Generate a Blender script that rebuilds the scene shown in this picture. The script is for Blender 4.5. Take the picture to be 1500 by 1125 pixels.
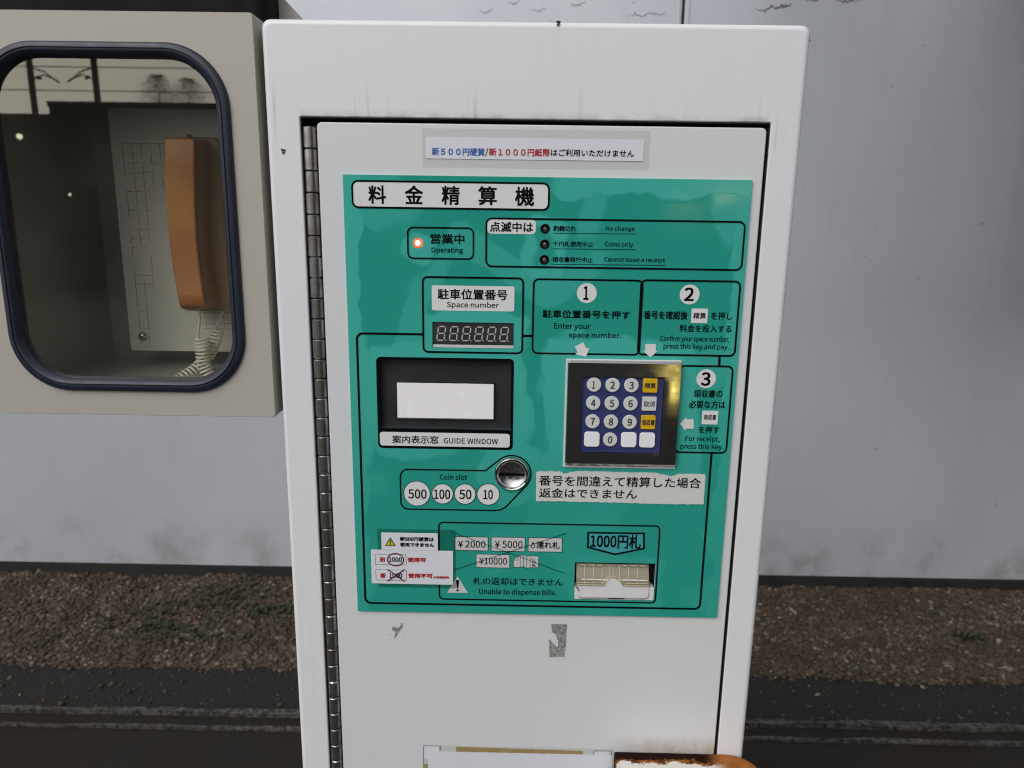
import bpy, bmesh, math, random
import numpy as np
from mathutils import Vector, Matrix
from mathutils import noise as mnoise
random.seed(7); rng = np.random.default_rng(7)
SC = bpy.context.scene
for o in list(bpy.data.objects): bpy.data.objects.remove(o)
COL = SC.collection
rad = math.radians

# ------------------------------------------------------------------ camera, sky, sun, exposure
CAM = Vector((0.0, -0.79, 1.50))
F = 1100.0                                     # focal length in pixels of a 1500 px wide picture
RT = Vector((0.99983, 0.01172, 0.01388)); UP = Vector((-0.01612, 0.22086, 0.97517)); FW = Vector((-0.00837, 0.97524, -0.22101))
cam = bpy.data.cameras.new('camera'); camo = bpy.data.objects.new('camera', cam); COL.objects.link(camo)
camo.matrix_world = Matrix(((RT.x, UP.x, -FW.x, CAM.x), (RT.y, UP.y, -FW.y, CAM.y), (RT.z, UP.z, -FW.z, CAM.z), (0, 0, 0, 1)))
cam.sensor_width = 36.0; cam.lens = F / 1500.0 * 36.0
cam.clip_start = 0.02; cam.clip_end = 600.0
cam.dof.use_dof = True; cam.dof.focus_distance = 0.83; cam.dof.aperture_fstop = 9.0
SC.camera = camo
SUN_EL, SUN_AZ = 44.0, 215.0                    # degrees; azimuth clockwise from +Y
world = bpy.data.worlds.new('World'); SC.world = world; world.use_nodes = True
wn = world.node_tree.nodes; wl = world.node_tree.links
sky = wn.new('ShaderNodeTexSky'); sky.sky_type = 'NISHITA'; sky.sun_disc = False
sky.sun_elevation = rad(SUN_EL); sky.sun_rotation = rad(SUN_AZ); sky.air_density = 1.0; sky.dust_density = 2.0; sky.ozone_density = 1.5
hs = wn.new('ShaderNodeHueSaturation'); hs.inputs['Saturation'].default_value = 0.14
wl.new(sky.outputs[0], hs.inputs['Color']); wl.new(hs.outputs[0], wn['Background'].inputs[0])
wn['Background'].inputs[1].default_value = 0.15
sl = bpy.data.lights.new('sun', 'SUN'); sl.energy = 0.6; sl.angle = rad(40); sl.color = (1.0, 0.97, 0.94)
so = bpy.data.objects.new('sun', sl); COL.objects.link(so)
_d = Vector((math.sin(rad(SUN_AZ)) * math.cos(rad(SUN_EL)), math.cos(rad(SUN_AZ)) * math.cos(rad(SUN_EL)), math.sin(rad(SUN_EL))))
so.rotation_euler = _d.to_track_quat('Z', 'Y').to_euler()
SC.view_settings.view_transform = 'Standard'; SC.view_settings.look = 'None'; SC.view_settings.gamma = 1.0
SC.view_settings.exposure = 0.30
SC.cycles.filter_width = 1.15
SC.view_settings.use_curve_mapping = False

# ------------------------------------------------------------------ measuring: where a sight line meets a plane of the place
def ray(px, py): return FW + RT * ((px - 750.0) / F) - UP * ((py - 562.5) / F)
def P(px, py, y=0.0):                          # on the upright plane at depth y
    d = ray(px, py); return CAM + d * ((y - CAM.y) / d.y)
def G(px, py, z=0.0):                          # on the level plane at height z
    d = ray(px, py); return CAM + d * ((z - CAM.z) / d.z)
PX = 0.79 / F                                  # metres per pixel on the machine's face, about
def box2(a, b, y):                             # world x0, z0, x1, z1 from top-left and bottom-right
    p, q = P(a[0], a[1], y), P(b[0], b[1], y); return (p.x, q.z, q.x, p.z)

# ------------------------------------------------------------------ helpers
W = {}
def mk_mesh(name, V, Fc, mat, sharp=30.0, smooth=True):
    me = bpy.data.meshes.new(name); me.from_pydata([tuple(v) for v in V], [], Fc); me.update()
    if mat: me.materials.append(mat)
    if smooth and len(Fc):
        me.polygons.foreach_set('use_smooth', [True] * len(me.polygons)); me.set_sharp_from_angle(angle=rad(sharp))
    return me
def obj(name, geo, mat, parent=None, sharp=40.0, smooth=True, label=None, org=None):
    V, Fc = geo; A = np.array([tuple(v) for v in V], dtype=float)
    c = Vector(org) if org is not None else Vector(((A.min(0) + A.max(0)) / 2).tolist())
    A = A - np.array(c)
    me = mk_mesh(name, A.tolist(), Fc, mat, sharp, smooth)
    o = bpy.data.objects.new(name, me); COL.objects.link(o); W[o] = c
    if parent is not None: o.parent = parent; o.location = c - W[parent]
    else: o.location = c
    if label: o['label'] = label
    if smooth and 8 < len(Fc) < 4000:
        wm = o.modifiers.new('even_normals', 'WEIGHTED_NORMAL'); wm.weight = 100; wm.keep_sharp = True
    return o
def thing(name, loc, label, cat, group=None):
    o = bpy.data.objects.new(name, None); COL.objects.link(o); o.location = loc; W[o] = Vector(loc); o.empty_display_size = 0.1
    return tag(o, label, cat, group)
def tag(o, label, cat, group=None):
    o['label'] = label; o['category'] = cat
    if group: o['group'] = group
    return o
def struct(o): o['kind'] = 'structure'; return o
def dup(o, parent, world):
    c = o.copy(); COL.objects.link(c); c.parent = parent; W[c] = Vector(world)
    c.location = W[c] - (W[parent] if parent else Vector()); return c
def join(*gs):
    V, Fc = [], []
    for g in gs:
        n = len(V); V += list(g[0]); Fc += [tuple(i + n for i in f) for f in g[1]]
    return V, Fc
def rloop(x0, z0, x1, z1, r, y, n=6):
    if x1 < x0: x0, x1 = x1, x0
    if z1 < z0: z0, z1 = z1, z0
    r = max(1e-5, min(r, (x1 - x0) / 2 - 1e-6, (z1 - z0) / 2 - 1e-6)); L = []
    for cx, cz, a0 in ((x1 - r, z1 - r, 0), (x0 + r, z1 - r, 90), (x0 + r, z0 + r, 180), (x1 - r, z0 + r, 270)):
        for k in range(n + 1):
            a = rad(a0 + 90.0 * k / n); L.append((cx + r * math.cos(a), y, cz + r * math.sin(a)))
    return L                                    # counter-clockwise seen from -Y ... (x right, z up)
def circ(cx, cz, r, y, n=40, rz=None): return [(cx + r * math.cos(2 * math.pi * k / n), y, cz + (rz or r) * math.sin(2 * math.pi * k / n)) for k in range(n)]
def loft(loops, cap0=False, cap1=False, closed=False):
    n = len(loops[0]); V = [p for L in loops for p in L]; Fc = []
    m = len(loops)
    for i in range(m if closed else m - 1):
        j = (i + 1) % m
        for k in range(n):
            l = (k + 1) % n; Fc.append((i * n + k, i * n + l, j * n + l, j * n + k))
    if cap0: Fc.append(tuple(range(n))[::-1])
    if cap1: Fc.append(tuple(range((m - 1) * n, m * n)))
    return V, Fc
def fixn(geo):                                  # consistent outward normals
    bm = bmesh.new(); vs = [bm.verts.new(v) for v in geo[0]]
    for f in geo[1]:
        try: bm.faces.new([vs[i] for i in f])
        except ValueError: pass
    bmesh.ops.remove_doubles(bm, verts=bm.verts, dist=1e-6)
    bmesh.ops.recalc_face_normals(bm, faces=bm.faces)
    bm.verts.index_update(); V = [tuple(v.co) for v in bm.verts]; Fc = [tuple(v.index for v in f.verts) for f in bm.faces]; bm.free()
    return V, Fc
def flat(L):                                    # flat print facing the viewer side (-Y)
    A = sum(L[i][0] * L[(i + 1) % len(L)][2] - L[(i + 1) % len(L)][0] * L[i][2] for i in range(len(L)))
    return (L if A > 0 else L[::-1]), [tuple(range(len(L)))]
def tess(L):
    L = flat(L)[0]
    from mathutils.geometry import tessellate_polygon
    return L, [tuple(t)[::-1] for t in tessellate_polygon([[Vector((p[0], p[2], 0)) for p in L]])]
def rfill(a, b, r, y, rr=None): return flat(rloop(*box2(a, b, y), r, y))
def rline(a, b, r, w, y):
    x0, z0, x1, z1 = box2(a, b, y); h = w / 2
    return loft([rloop(x0 + h, z0 + h, x1 - h, z1 - h, r - h, y), rloop(x0 - h, z0 - h, x1 + h, z1 + h, r + h, y)])
def cline(c, r, w, y, rz=None):
    p = P(c[0], c[1], y); rz = rz or r
    return loft([circ(p.x, p.z, r - w / 2, y, rz=rz - w / 2), circ(p.x, p.z, r + w / 2, y, rz=rz + w / 2)])
def cfill(c, r, y): p = P(c[0], c[1], y); return flat(circ(p.x, p.z, r, y))
def path(pts, w, y):                            # open stroke through world (x, z) points
    n = len(pts); V = []
    for i in range(n):
        a = Vector(pts[max(0, i - 1)]); b = Vector(pts[min(n - 1, i + 1)]); p = Vector(pts[i])
        d1 = (p - a).normalized() if i else (b - p).normalized(); d2 = (b - p).normalized() if i < n - 1 else d1
        t = (d1 + d2).normalized(); nn = Vector((-t.y, t.x)); k = max(0.4, nn.dot(Vector((-d1.y, d1.x))))
        ww = w[i] if isinstance(w, (list, tuple)) else w
        V.append((p.x + nn.x * ww / 2 / k, y, p.y + nn.y * ww / 2 / k)); V.append((p.x - nn.x * ww / 2 / k, y, p.y - nn.y * ww / 2 / k))
    return V, [(2 * i, 2 * i + 1, 2 * i + 3, 2 * i + 2) for i in range(n - 1)]
def pp(pts, y): return [(P(a, b, y).x, P(a, b, y).z) for a, b in pts]
def pflat(pts, y): return flat([(x, y, z) for x, z in pp(pts, y)])
def arc(cx, cz, r, a0, a1, n=10): return [(cx + r * math.cos(rad(a0 + (a1 - a0) * k / n)), cz + r * math.sin(rad(a0 + (a1 - a0) * k / n))) for k in range(n + 1)]
def cuboid(x0, y0, z0, x1, y1, z1):
    V = [(x, y, z) for x in (x0, x1) for y in (y0, y1) for z in (z0, z1)]
    return V, [(0, 1, 3, 2), (4, 6, 7, 5), (0, 4, 5, 1), (2, 3, 7, 6), (0, 2, 6, 4), (1, 5, 7, 3)]
def slab(x0, y0, z0, x1, y1, z1, r, b=0.002, n=5):     # rounded-corner block, softened front edge; y0 is the front
    L = [rloop(x0, z0, x1, z1, r, y1, n), rloop(x0, z0, x1, z1, r, y0 + b, n)]
    for t in (30, 60, 90):
        i = b * (1 - math.cos(rad(t))); L.append(rloop(x0 + i, z0 + i, x1 - i, z1 - i, max(r - i, 1e-4), y0 + b - b * math.sin(rad(t)), n))
    return fixn(loft(L, True, True))
def tube(pts, r, n=8, cap=True):
    pts = [Vector(p) for p in pts]; loops = []; up = Vector((0, 0, 1)); prev = None
    for i, p in enumerate(pts):
        t = (pts[min(i + 1, len(pts) - 1)] - pts[max(i - 1, 0)]).normalized()
        if prev is None: a = t.cross(up) if abs(t.dot(up)) < 0.95 else t.cross(Vector((1, 0, 0)))
        else: a = prev - t * prev.dot(t)
        a.normalize(); prev = a; b = t.cross(a); rr = r[i] if isinstance(r, (list, tuple)) else r
        loops.append([tuple(p + (a * math.cos(2 * math.pi * k / n) + b * math.sin(2 * math.pi * k / n)) * rr) for k in range(n)])
    return loft(loops, cap, cap)
def sheet_holes(outer, holes, y0, y1, bevel=0.0):      # upright sheet with openings, filled by a 2D curve
    cu = bpy.data.curves.new('t', 'CURVE'); cu.dimensions = '2D'; cu.fill_mode = 'BOTH'; cu.extrude = (y1 - y0) / 2 - bevel
    cu.bevel_depth = bevel; cu.bevel_resolution = 3; cu.offset = -bevel
    for L in [outer] + holes:
        s = cu.splines.new('POLY'); s.points.add(len(L) - 1); s.use_cyclic_u = True
        for q, p in zip(s.points, L): q.co = (p[0], p[2], 0, 1)
    o = bpy.data.objects.new('t', cu); COL.objects.link(o); bpy.context.view_layer.update()
    me = bpy.data.meshes.new_from_object(o.evaluated_get(bpy.context.evaluated_depsgraph_get()))
    V = [(v.co.x, (y0 + y1) / 2 - v.co.z, v.co.y) for v in me.vertices]; Fc = [tuple(p.vertices) for p in me.polygons]
    bpy.data.objects.remove(o); bpy.data.curves.remove(cu); bpy.data.meshes.remove(me)
    return fixn((V, Fc))
import os
def _font(fn):
    p = os.path.join(bpy.utils.system_resource('DATAFILES'), 'fonts', fn)      # faces that come with Blender itself
    try: return bpy.data.fonts.load(p) if os.path.exists(p) else None
    except Exception: return None
F_JP = _font('Noto Sans CJK Regular.woff2')
def tgeo(s, a, b, y, bold=0.0, shear=0.0):             # words laid flat into the ink box a (top left) .. b (bottom right)
    cu = bpy.data.curves.new('t', 'FONT'); cu.body = s; cu.size = 1.0; cu.resolution_u = 3; cu.shear = shear
    fo = F_JP
    if fo: cu.font = fo
    o = bpy.data.objects.new('t', cu); COL.objects.link(o); bpy.context.view_layer.update()
    me = bpy.data.meshes.new_from_object(o.evaluated_get(bpy.context.evaluated_depsgraph_get()))
    V = np.array([tuple(v.co)[:2] for v in me.vertices]); Fc = [tuple(p.vertices) for p in me.polygons]
    bpy.data.objects.remove(o); bpy.data.curves.remove(cu); bpy.data.meshes.remove(me)
    x0, z0, x1, z1 = a + b if len(a) == 2 and len(b) == 2 and y is None else box2(a, b, y)
    jp = not all(ord(ch) < 256 for ch in s); h = z1 - z0
    st = (0.00010 if jp else 0.00009) + bold * h * 1.1; yy = y if y is not None else 0.0     # ink spread: struck a few times, hair apart
    mn, mx = V.min(0), V.max(0); q = (V - mn) / (mx - mn); g = []
    for k, (dx, dz) in enumerate(((0, 0), (st, st), (-st, st), (st, -st), (-st, -st))):
        g.append(([(x0 + st + u * (x1 - x0 - 2 * st) + dx, yy - k * 6e-6, z0 + st + v * (z1 - z0 - 2 * st) + dz) for u, v in q.tolist()], Fc))
    return join(*g)

# ------------------------------------------------------------------ materials
class N:
    def __init__(s, name):
        s.m = bpy.data.materials.new(name); s.m.use_nodes = True; s.n = s.m.node_tree.nodes; s.l = s.m.node_tree.links; s.b = s.n['Principled BSDF']; s.tc = None
    def new(s, t, **k):
        x = s.n.new(t)
        for a, v in k.items(): setattr(x, a, v)
        return x
    def put(s, sock, v):
        if isinstance(v, bpy.types.NodeSocket): s.l.new(v, sock)
        elif v is not None: sock.default_value = v
    def co(s, scale=(1, 1, 1), loc=(0, 0, 0), kind='geo'):
        if kind == 'geo': src = s.new('ShaderNodeNewGeometry').outputs['Position']
        else: src = s.new('ShaderNodeTexCoord').outputs['Object']
        mp = s.new('ShaderNodeMapping'); s.l.new(src, mp.inputs[0]); mp.inputs['Scale'].default_value = scale; mp.inputs['Location'].default_value = loc
        return mp.outputs[0]
    def noise(s, sc, det=4, rough=0.55, vec=None, dist=0.0):
        x = s.new('ShaderNodeTexNoise'); x.inputs['Scale'].default_value = sc; x.inputs['Detail'].default_value = det; x.inputs['Roughness'].default_value = rough; x.inputs['Distortion'].default_value = dist
        s.l.new(vec if vec is not None else s.co(), x.inputs['Vector']); return x.outputs['Fac']
    def ramp(s, f, a, b, ca=0.0, cb=1.0, smooth=True):
        x = s.new('ShaderNodeMapRange', interpolation_type='SMOOTHSTEP' if smooth else 'LINEAR'); s.put(x.inputs[0], f)
        for i, v in enumerate((a, b, ca, cb)): s.put(x.inputs[i + 1], v)
        return x.outputs[0]
    def mix(s, f, a, b, t='MIX'):
        x = s.new('ShaderNodeMix', data_type='RGBA', blend_type=t); s.put(x.inputs[0], f)
        s.put(x.inputs[6], a if not isinstance(a, tuple) else (*a, 1)); s.put(x.inputs[7], b if not isinstance(b, tuple) else (*b, 1)); return x.outputs[2]
    def math(s, op, a, b=None, c=None):
        x = s.new('ShaderNodeMath', operation=op); s.put(x.inputs[0], a); s.put(x.inputs[1], b)
        if c is not None: s.put(x.inputs[2], c)
        return x.outputs[0]
    def bump(s, h, st=0.2, d=0.001):
        x = s.new('ShaderNodeBump'); x.inputs['Strength'].default_value = st; x.inputs['Distance'].default_value = d; s.l.new(h, x.inputs['Height']); s.l.new(x.outputs[0], s.b.inputs['Normal']); return x
    def set(s, **k):
        for a, v in k.items(): s.put(s.b.inputs[{'color': 'Base Color', 'rough': 'Roughness', 'metal': 'Metallic', 'coat': 'Coat Weight', 'coatr': 'Coat Roughness', 'ior': 'IOR', 'trans': 'Transmission Weight', 'emit': 'Emission Color', 'es': 'Emission Strength', 'alpha': 'Alpha', 'spec': 'Specular IOR Level', 'sss': 'Subsurface Weight'}[a]], (*v, 1) if isinstance(v, tuple) and len(v) == 3 else v)
        return s.m
def plain(name, c, rough=0.5, metal=0.0, coat=0.0, var=0.06, vs=30.0):
    n = N(name); f = n.noise(vs, 5); d = tuple(x * (1 - var * 2) for x in c)
    return n.set(color=n.mix(f, d, tuple(min(1, x * (1 + var)) for x in c)), rough=n.ramp(f, 0.3, 0.7, max(0.02, rough * 0.85), min(1, rough * 1.15)), metal=metal, coat=coat)
M = {}
# powder-coated cabinet steel: soft orange peel, fine vertical dirt runs
def paint(name, base, runs=0.5, warm=(0.42, 0.38, 0.30), rough=0.38):
    n = N(name)
    big = n.noise(2.2, 4); run = n.noise(1.0, 6, 0.6, n.co((70, 8, 1.6)))
    runm = n.math('MULTIPLY', n.ramp(run, 0.55, 0.80), runs * 0.15)
    c = n.mix(n.math('MULTIPLY', n.ramp(big, 0.35, 0.75), 0.16), base, tuple(b * w / 0.40 for b, w in zip(base, warm)))
    c = n.mix(runm, c, (0.22, 0.21, 0.19))
    spk = n.ramp(n.noise(420, 2), 0.74, 0.80); c = n.mix(n.math('MULTIPLY', spk, 0.25), c, (0.15, 0.12, 0.09))
    n.bump(n.noise(900, 2), 0.05, 0.0004)
    return n, c, rough
n, c, r = paint('white_powder_coat', (0.77, 0.78, 0.795))
# grime that ran down from the door gap's upper lip: thin streaks in the band above the opening
sx = n.noise(1.0, 3, 0.5, n.co((95, 1, 3)))
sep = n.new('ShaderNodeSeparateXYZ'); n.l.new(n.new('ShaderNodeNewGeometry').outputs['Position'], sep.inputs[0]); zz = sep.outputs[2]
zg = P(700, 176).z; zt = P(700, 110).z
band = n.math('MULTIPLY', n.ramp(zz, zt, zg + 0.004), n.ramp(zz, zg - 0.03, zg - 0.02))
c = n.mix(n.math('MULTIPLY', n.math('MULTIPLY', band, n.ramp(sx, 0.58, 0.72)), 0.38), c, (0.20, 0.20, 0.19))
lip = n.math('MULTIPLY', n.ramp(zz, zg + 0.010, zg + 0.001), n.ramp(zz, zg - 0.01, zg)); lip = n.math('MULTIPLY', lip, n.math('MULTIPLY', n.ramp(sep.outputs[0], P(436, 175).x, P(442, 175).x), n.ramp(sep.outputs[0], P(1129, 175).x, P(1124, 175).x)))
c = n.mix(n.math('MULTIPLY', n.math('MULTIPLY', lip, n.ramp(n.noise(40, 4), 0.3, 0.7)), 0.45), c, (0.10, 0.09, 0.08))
M['cabinet'] = n.set(color=c, rough=r, coat=0.15, coatr=0.25)
n, c, r = paint('white_door_coat', (0.69, 0.70, 0.715), 0.15)
sep = n.new('ShaderNodeSeparateXYZ'); n.l.new(n.new('ShaderNodeNewGeometry').outputs['Position'], sep.inputs[0])
q0 = P(900, 1100); q1 = P(1045, 1070)
st = n.math('MULTIPLY', n.ramp(sep.outputs[2], q0.z + 0.026, q0.z), n.ramp(sep.outputs[0], q0.x - 0.01, q0.x + 0.04))
st = n.math('MULTIPLY', st, n.ramp(n.noise(60, 5, 0.6, n.co((1, 1, 0.5))), 0.25, 0.65))
c = n.mix(n.math('MULTIPLY', st, 0.6), c, (0.42, 0.30, 0.14))
M['door'] = n.set(color=c, rough=r, coat=0.15, coatr=0.25)
n, c, r = paint('beige_box_coat', (0.45, 0.425, 0.37), 0.35)
M['beige'] = n.set(color=c, rough=0.45)
M['black_hood'] = plain('black_hood_paint', (0.005, 0.005, 0.005), 0.7); M['black_hood'].node_tree.nodes['Principled BSDF'].inputs['Specular IOR Level'].default_value = 0.15
M['rubber'] = plain('dark_blue_rubber', (0.014, 0.020, 0.036), 0.45, vs=60)
M['gapdark'] = plain('dark_gap', (0.02, 0.018, 0.015), 0.8)
M['interior'] = plain('grey_box_lining', (0.33, 0.33, 0.295), 0.6)
M['black'] = plain('black_print', (0.002, 0.003, 0.004), 0.6); M['black'].node_tree.nodes['Principled BSDF'].inputs['Specular IOR Level'].default_value = 0.06
M['white'] = plain('white_print', (0.76, 0.755, 0.75), 0.3, coat=0.3, var=0.02)
M['grey_white'] = plain('grey_white_print', (0.62, 0.62, 0.61), 0.3, var=0.02)
M['cyan'] = plain('cyan_print', (0.06, 0.37, 0.39), 0.3, var=0.03)
M['paper'] = plain('white_paper', (0.72, 0.73, 0.78), 0.55, var=0.02)
M['blue_ink'] = plain('blue_ink', (0.03, 0.11, 0.42), 0.5)
M['red_ink'] = plain('red_ink', (0.42, 0.012, 0.02), 0.5)
M['dark_red'] = plain('dark_red_ink', (0.085, 0.006, 0.015), 0.5)
M['yellow_ink'] = plain('yellow_ink', (0.55, 0.50, 0.02), 0.5)
M['thin_grey'] = plain('grey_line_ink', (0.12, 0.12, 0.12), 0.5)
M['key_white'] = plain('white_key_face', (0.66, 0.67, 0.64), 0.28, var=0.03)
M['key_blank'] = plain('blank_key_label', (0.86, 0.86, 0.88), 0.45, var=0.01)
M['key_yellow'] = plain('yellow_key_face', (0.72, 0.43, 0.012), 0.3, var=0.04)
M['key_ink'] = plain('worn_key_ink', (0.025, 0.025, 0.025), 0.5)
M['key_ink_grey'] = plain('faded_key_ink', (0.10, 0.11, 0.13), 0.5)
M['navy'] = plain('navy_keypad_plate', (0.035, 0.045, 0.15), 0.35, var=0.08, vs=90)
M['bezel_black'] = plain('black_plastic', (0.010, 0.010, 0.011), 0.28)
M['display_frame'] = plain('charcoal_plastic', (0.028, 0.028, 0.031), 0.38)
M['segment'] = plain('unlit_segment', (0.50, 0.47, 0.45), 0.4, var=0.02)
n = N('polished_steel'); f = n.noise(55, 5); M['steel'] = n.set(color=n.mix(f, (0.50, 0.49, 0.48), (0.56, 0.55, 0.54)), rough=n.ramp(n.noise(60, 5), 0.3, 0.75, 0.06, 0.12), metal=1.0)
n = N('satin_steel'); f = n.noise(300, 3); M['satin'] = n.set(color=n.mix(n.noise(30, 4), (0.50, 0.49, 0.48), (0.70, 0.69, 0.68)), rough=n.ramp(f, 0.3, 0.7, 0.18, 0.36), metal=1.0); n.bump(f, 0.012, 0.0003)
n = N('hinge_steel'); f = n.noise(35, 6); M['hinge'] = n.set(color=n.mix(n.ramp(f, 0.35, 0.7), (0.26, 0.235, 0.21), (0.62, 0.60, 0.57)), rough=n.ramp(f, 0.3, 0.7, 0.42, 0.24), metal=0.95)
n = N('lcd_glass'); f = n.noise(60, 5, 0.65); M['lcd'] = n.set(emit=(1.0, 0.96, 1.0), es=0.16, color=n.mix(n.math('MULTIPLY', n.ramp(f, 0.60, 0.72), 0.5), (0.66, 0.64, 0.66), (0.78, 0.78, 0.80)), rough=n.ramp(f, 0.4, 0.7, 0.12, 0.3), coat=0.6, coatr=0.05)
n = N('red_led'); M['led'] = n.set(color=(0.8, 0.1, 0.05), emit=(1.0, 0.08, 0.03), es=1.6, rough=0.3)
n = N('lit_led_core'); M['led_core'] = n.set(color=(0.9, 0.6, 0.4), emit=(1.0, 0.72, 0.38), es=5.0)
n = N('unlit_led'); M['led_off'] = n.set(color=(0.20, 0.19, 0.19), rough=0.15, coat=1.0)
n = N('orange_phone_plastic'); f = n.noise(9, 6, 0.6); g = n.noise(4, 3, vec=n.co((1, 1, 1.4)))
M['phone'] = n.set(color=n.mix(n.ramp(g, 0.35, 0.65), n.mix(f, (0.32, 0.10, 0.025), (0.44, 0.17, 0.04)), (0.54, 0.29, 0.08)), rough=0.42)
M['phone_side'] = plain('aged_phone_plastic', (0.30, 0.19, 0.09), 0.5, var=0.12, vs=12)
M['cord'] = plain('ivory_cord', (0.80, 0.77, 0.68), 0.4, var=0.1, vs=80)
M['plate'] = plain('pale_grey_plate', (0.72, 0.72, 0.65), 0.45, var=0.06, vs=14)
M['pencil'] = plain('faint_grid_ink', (0.10, 0.085, 0.06), 0.6)
M['shutter'] = None
n = N('yellowed_clear_plastic'); f = n.noise(30, 4); M['shutter'] = n.set(color=n.mix(f, (0.20, 0.17, 0.10), (0.30, 0.26, 0.165)), rough=0.18, coat=0.6, coatr=0.06); M['shutter_rib'] = plain('pale_flap_rib', (0.50, 0.44, 0.30), 0.25, coat=0.6)
n = N('clear_film')
def film(name, fac, tint, amount):
    k = N(name); tr = k.new('ShaderNodeBsdfTransparent'); tr.inputs[0].default_value = (*tint, 1); gl = k.new('ShaderNodeBsdfGlossy'); gl.inputs['Roughness'].default_value = 0.06
    df = k.new('ShaderNodeBsdfDiffuse'); df.inputs[0].default_value = (0.45, 0.45, 0.42, 1)
    m1 = k.new('ShaderNodeMixShader'); m1.inputs[0].default_value = amount; k.l.new(tr.outputs[0], m1.inputs[1]); k.l.new(df.outputs[0], m1.inputs[2])
    m2 = k.new('ShaderNodeMixShader'); m2.inputs[0].default_value = fac; k.l.new(m1.outputs[0], m2.inputs[1]); k.l.new(gl.outputs[0], m2.inputs[2])
    bp = k.new('ShaderNodeBump'); bp.inputs['Strength'].default_value = 0.25; bp.inputs['Distance'].default_value = 0.002; k.l.new(k.noise(45, 3), bp.inputs['Height']); k.l.new(bp.outputs[0], gl.inputs['Normal'])
    k.l.new(m2.outputs[0], k.n['Material Output'].inputs['Surface']); k.n.remove(k.b); return k.m
M['film'] = film('clear_film', 0.04, (0.97, 0.97, 0.965), 0.05)
M['film_dark'] = film('clear_tape', 0.05, (0.72, 0.75, 0.73), 0.0)
# window of the phone box: smoked acrylic that mirrors part of what stands opposite
k = N('smoked_window'); tr = k.new('ShaderNodeBsdfTransparent'); tr.inputs[0].default_value = (0.97, 0.97, 0.94, 1)
gl = k.new('ShaderNodeBsdfGlossy'); gl.inputs['Roughness'].default_value = 0.012; gl.inputs[0].default_value = (1.0, 0.94, 0.76, 1)
fr = k.new('ShaderNodeFresnel'); fr.inputs[0].default_value = 2.15
mx = k.new('ShaderNodeMixShader'); k.l.new(k.math('MULTIPLY', fr.outputs[0], k.math('SUBTRACT', 1.0, k.new('ShaderNodeNewGeometry').outputs['Backfacing'])), mx.inputs[0]); dd = k.new('ShaderNodeBsdfDiffuse'); dd.inputs[0].default_value = (0.5, 0.49, 0.45, 1); md = k.new('ShaderNodeMixShader'); k.l.new(k.ramp(k.noise(7, 5, 0.6), 0.3, 0.75, 0.004, 0.022), md.inputs[0]); k.l.new(tr.outputs[0], md.inputs[1]); k.l.new(dd.outputs[0], md.inputs[2])
k.l.new(md.outputs[0], mx.inputs[1]); k.l.new(gl.outputs[0], mx.inputs[2])
k.l.new(mx.outputs[0], k.n['Material Output'].inputs['Surface']); k.n.remove(k.b); M['window'] = k.m
# rust for the little shelf
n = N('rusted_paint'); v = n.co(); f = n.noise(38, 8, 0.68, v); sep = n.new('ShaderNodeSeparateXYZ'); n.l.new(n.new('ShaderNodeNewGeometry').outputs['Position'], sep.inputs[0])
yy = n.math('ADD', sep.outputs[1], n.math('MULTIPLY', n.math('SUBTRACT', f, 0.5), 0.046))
xr = n.ramp(sep.outputs[0], 0.165, 0.235); 
rustc = n.mix(n.ramp(n.noise(70, 6, 0.7), 0.3, 0.7), (0.06, 0.014, 0.005), (0.42, 0.15, 0.035))
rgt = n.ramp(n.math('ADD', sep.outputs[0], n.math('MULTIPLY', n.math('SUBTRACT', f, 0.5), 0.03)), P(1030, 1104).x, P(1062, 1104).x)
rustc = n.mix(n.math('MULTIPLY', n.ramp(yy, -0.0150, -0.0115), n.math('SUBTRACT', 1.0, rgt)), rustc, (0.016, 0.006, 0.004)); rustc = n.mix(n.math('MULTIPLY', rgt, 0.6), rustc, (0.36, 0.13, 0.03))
pm = n.math('MULTIPLY', n.ramp(yy, -0.0185, -0.0205), n.math('SUBTRACT', 1.0, rgt))
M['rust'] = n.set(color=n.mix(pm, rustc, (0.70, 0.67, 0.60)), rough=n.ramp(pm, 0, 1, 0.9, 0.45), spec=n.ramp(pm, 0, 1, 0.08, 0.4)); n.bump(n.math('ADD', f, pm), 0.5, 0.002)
M['rust_spot'] = plain('rust_spot', (0.22, 0.07, 0.02), 0.8, var=0.3, vs=400)
M['rust_dark'] = plain('dark_rust', (0.025, 0.012, 0.008), 0.8, var=0.3, vs=400)
n = N('stripped_paint'); f = n.noise(330, 4, 0.7); M['worn'] = n.set(color=n.mix(n.ramp(f, 0.4, 0.6), (0.16, 0.155, 0.14), (0.36, 0.35, 0.33)), rough=0.7)
M['old_glue'] = plain('yellowed_glue', (0.40, 0.29, 0.12), 0.5, var=0.2, vs=120)

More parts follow.
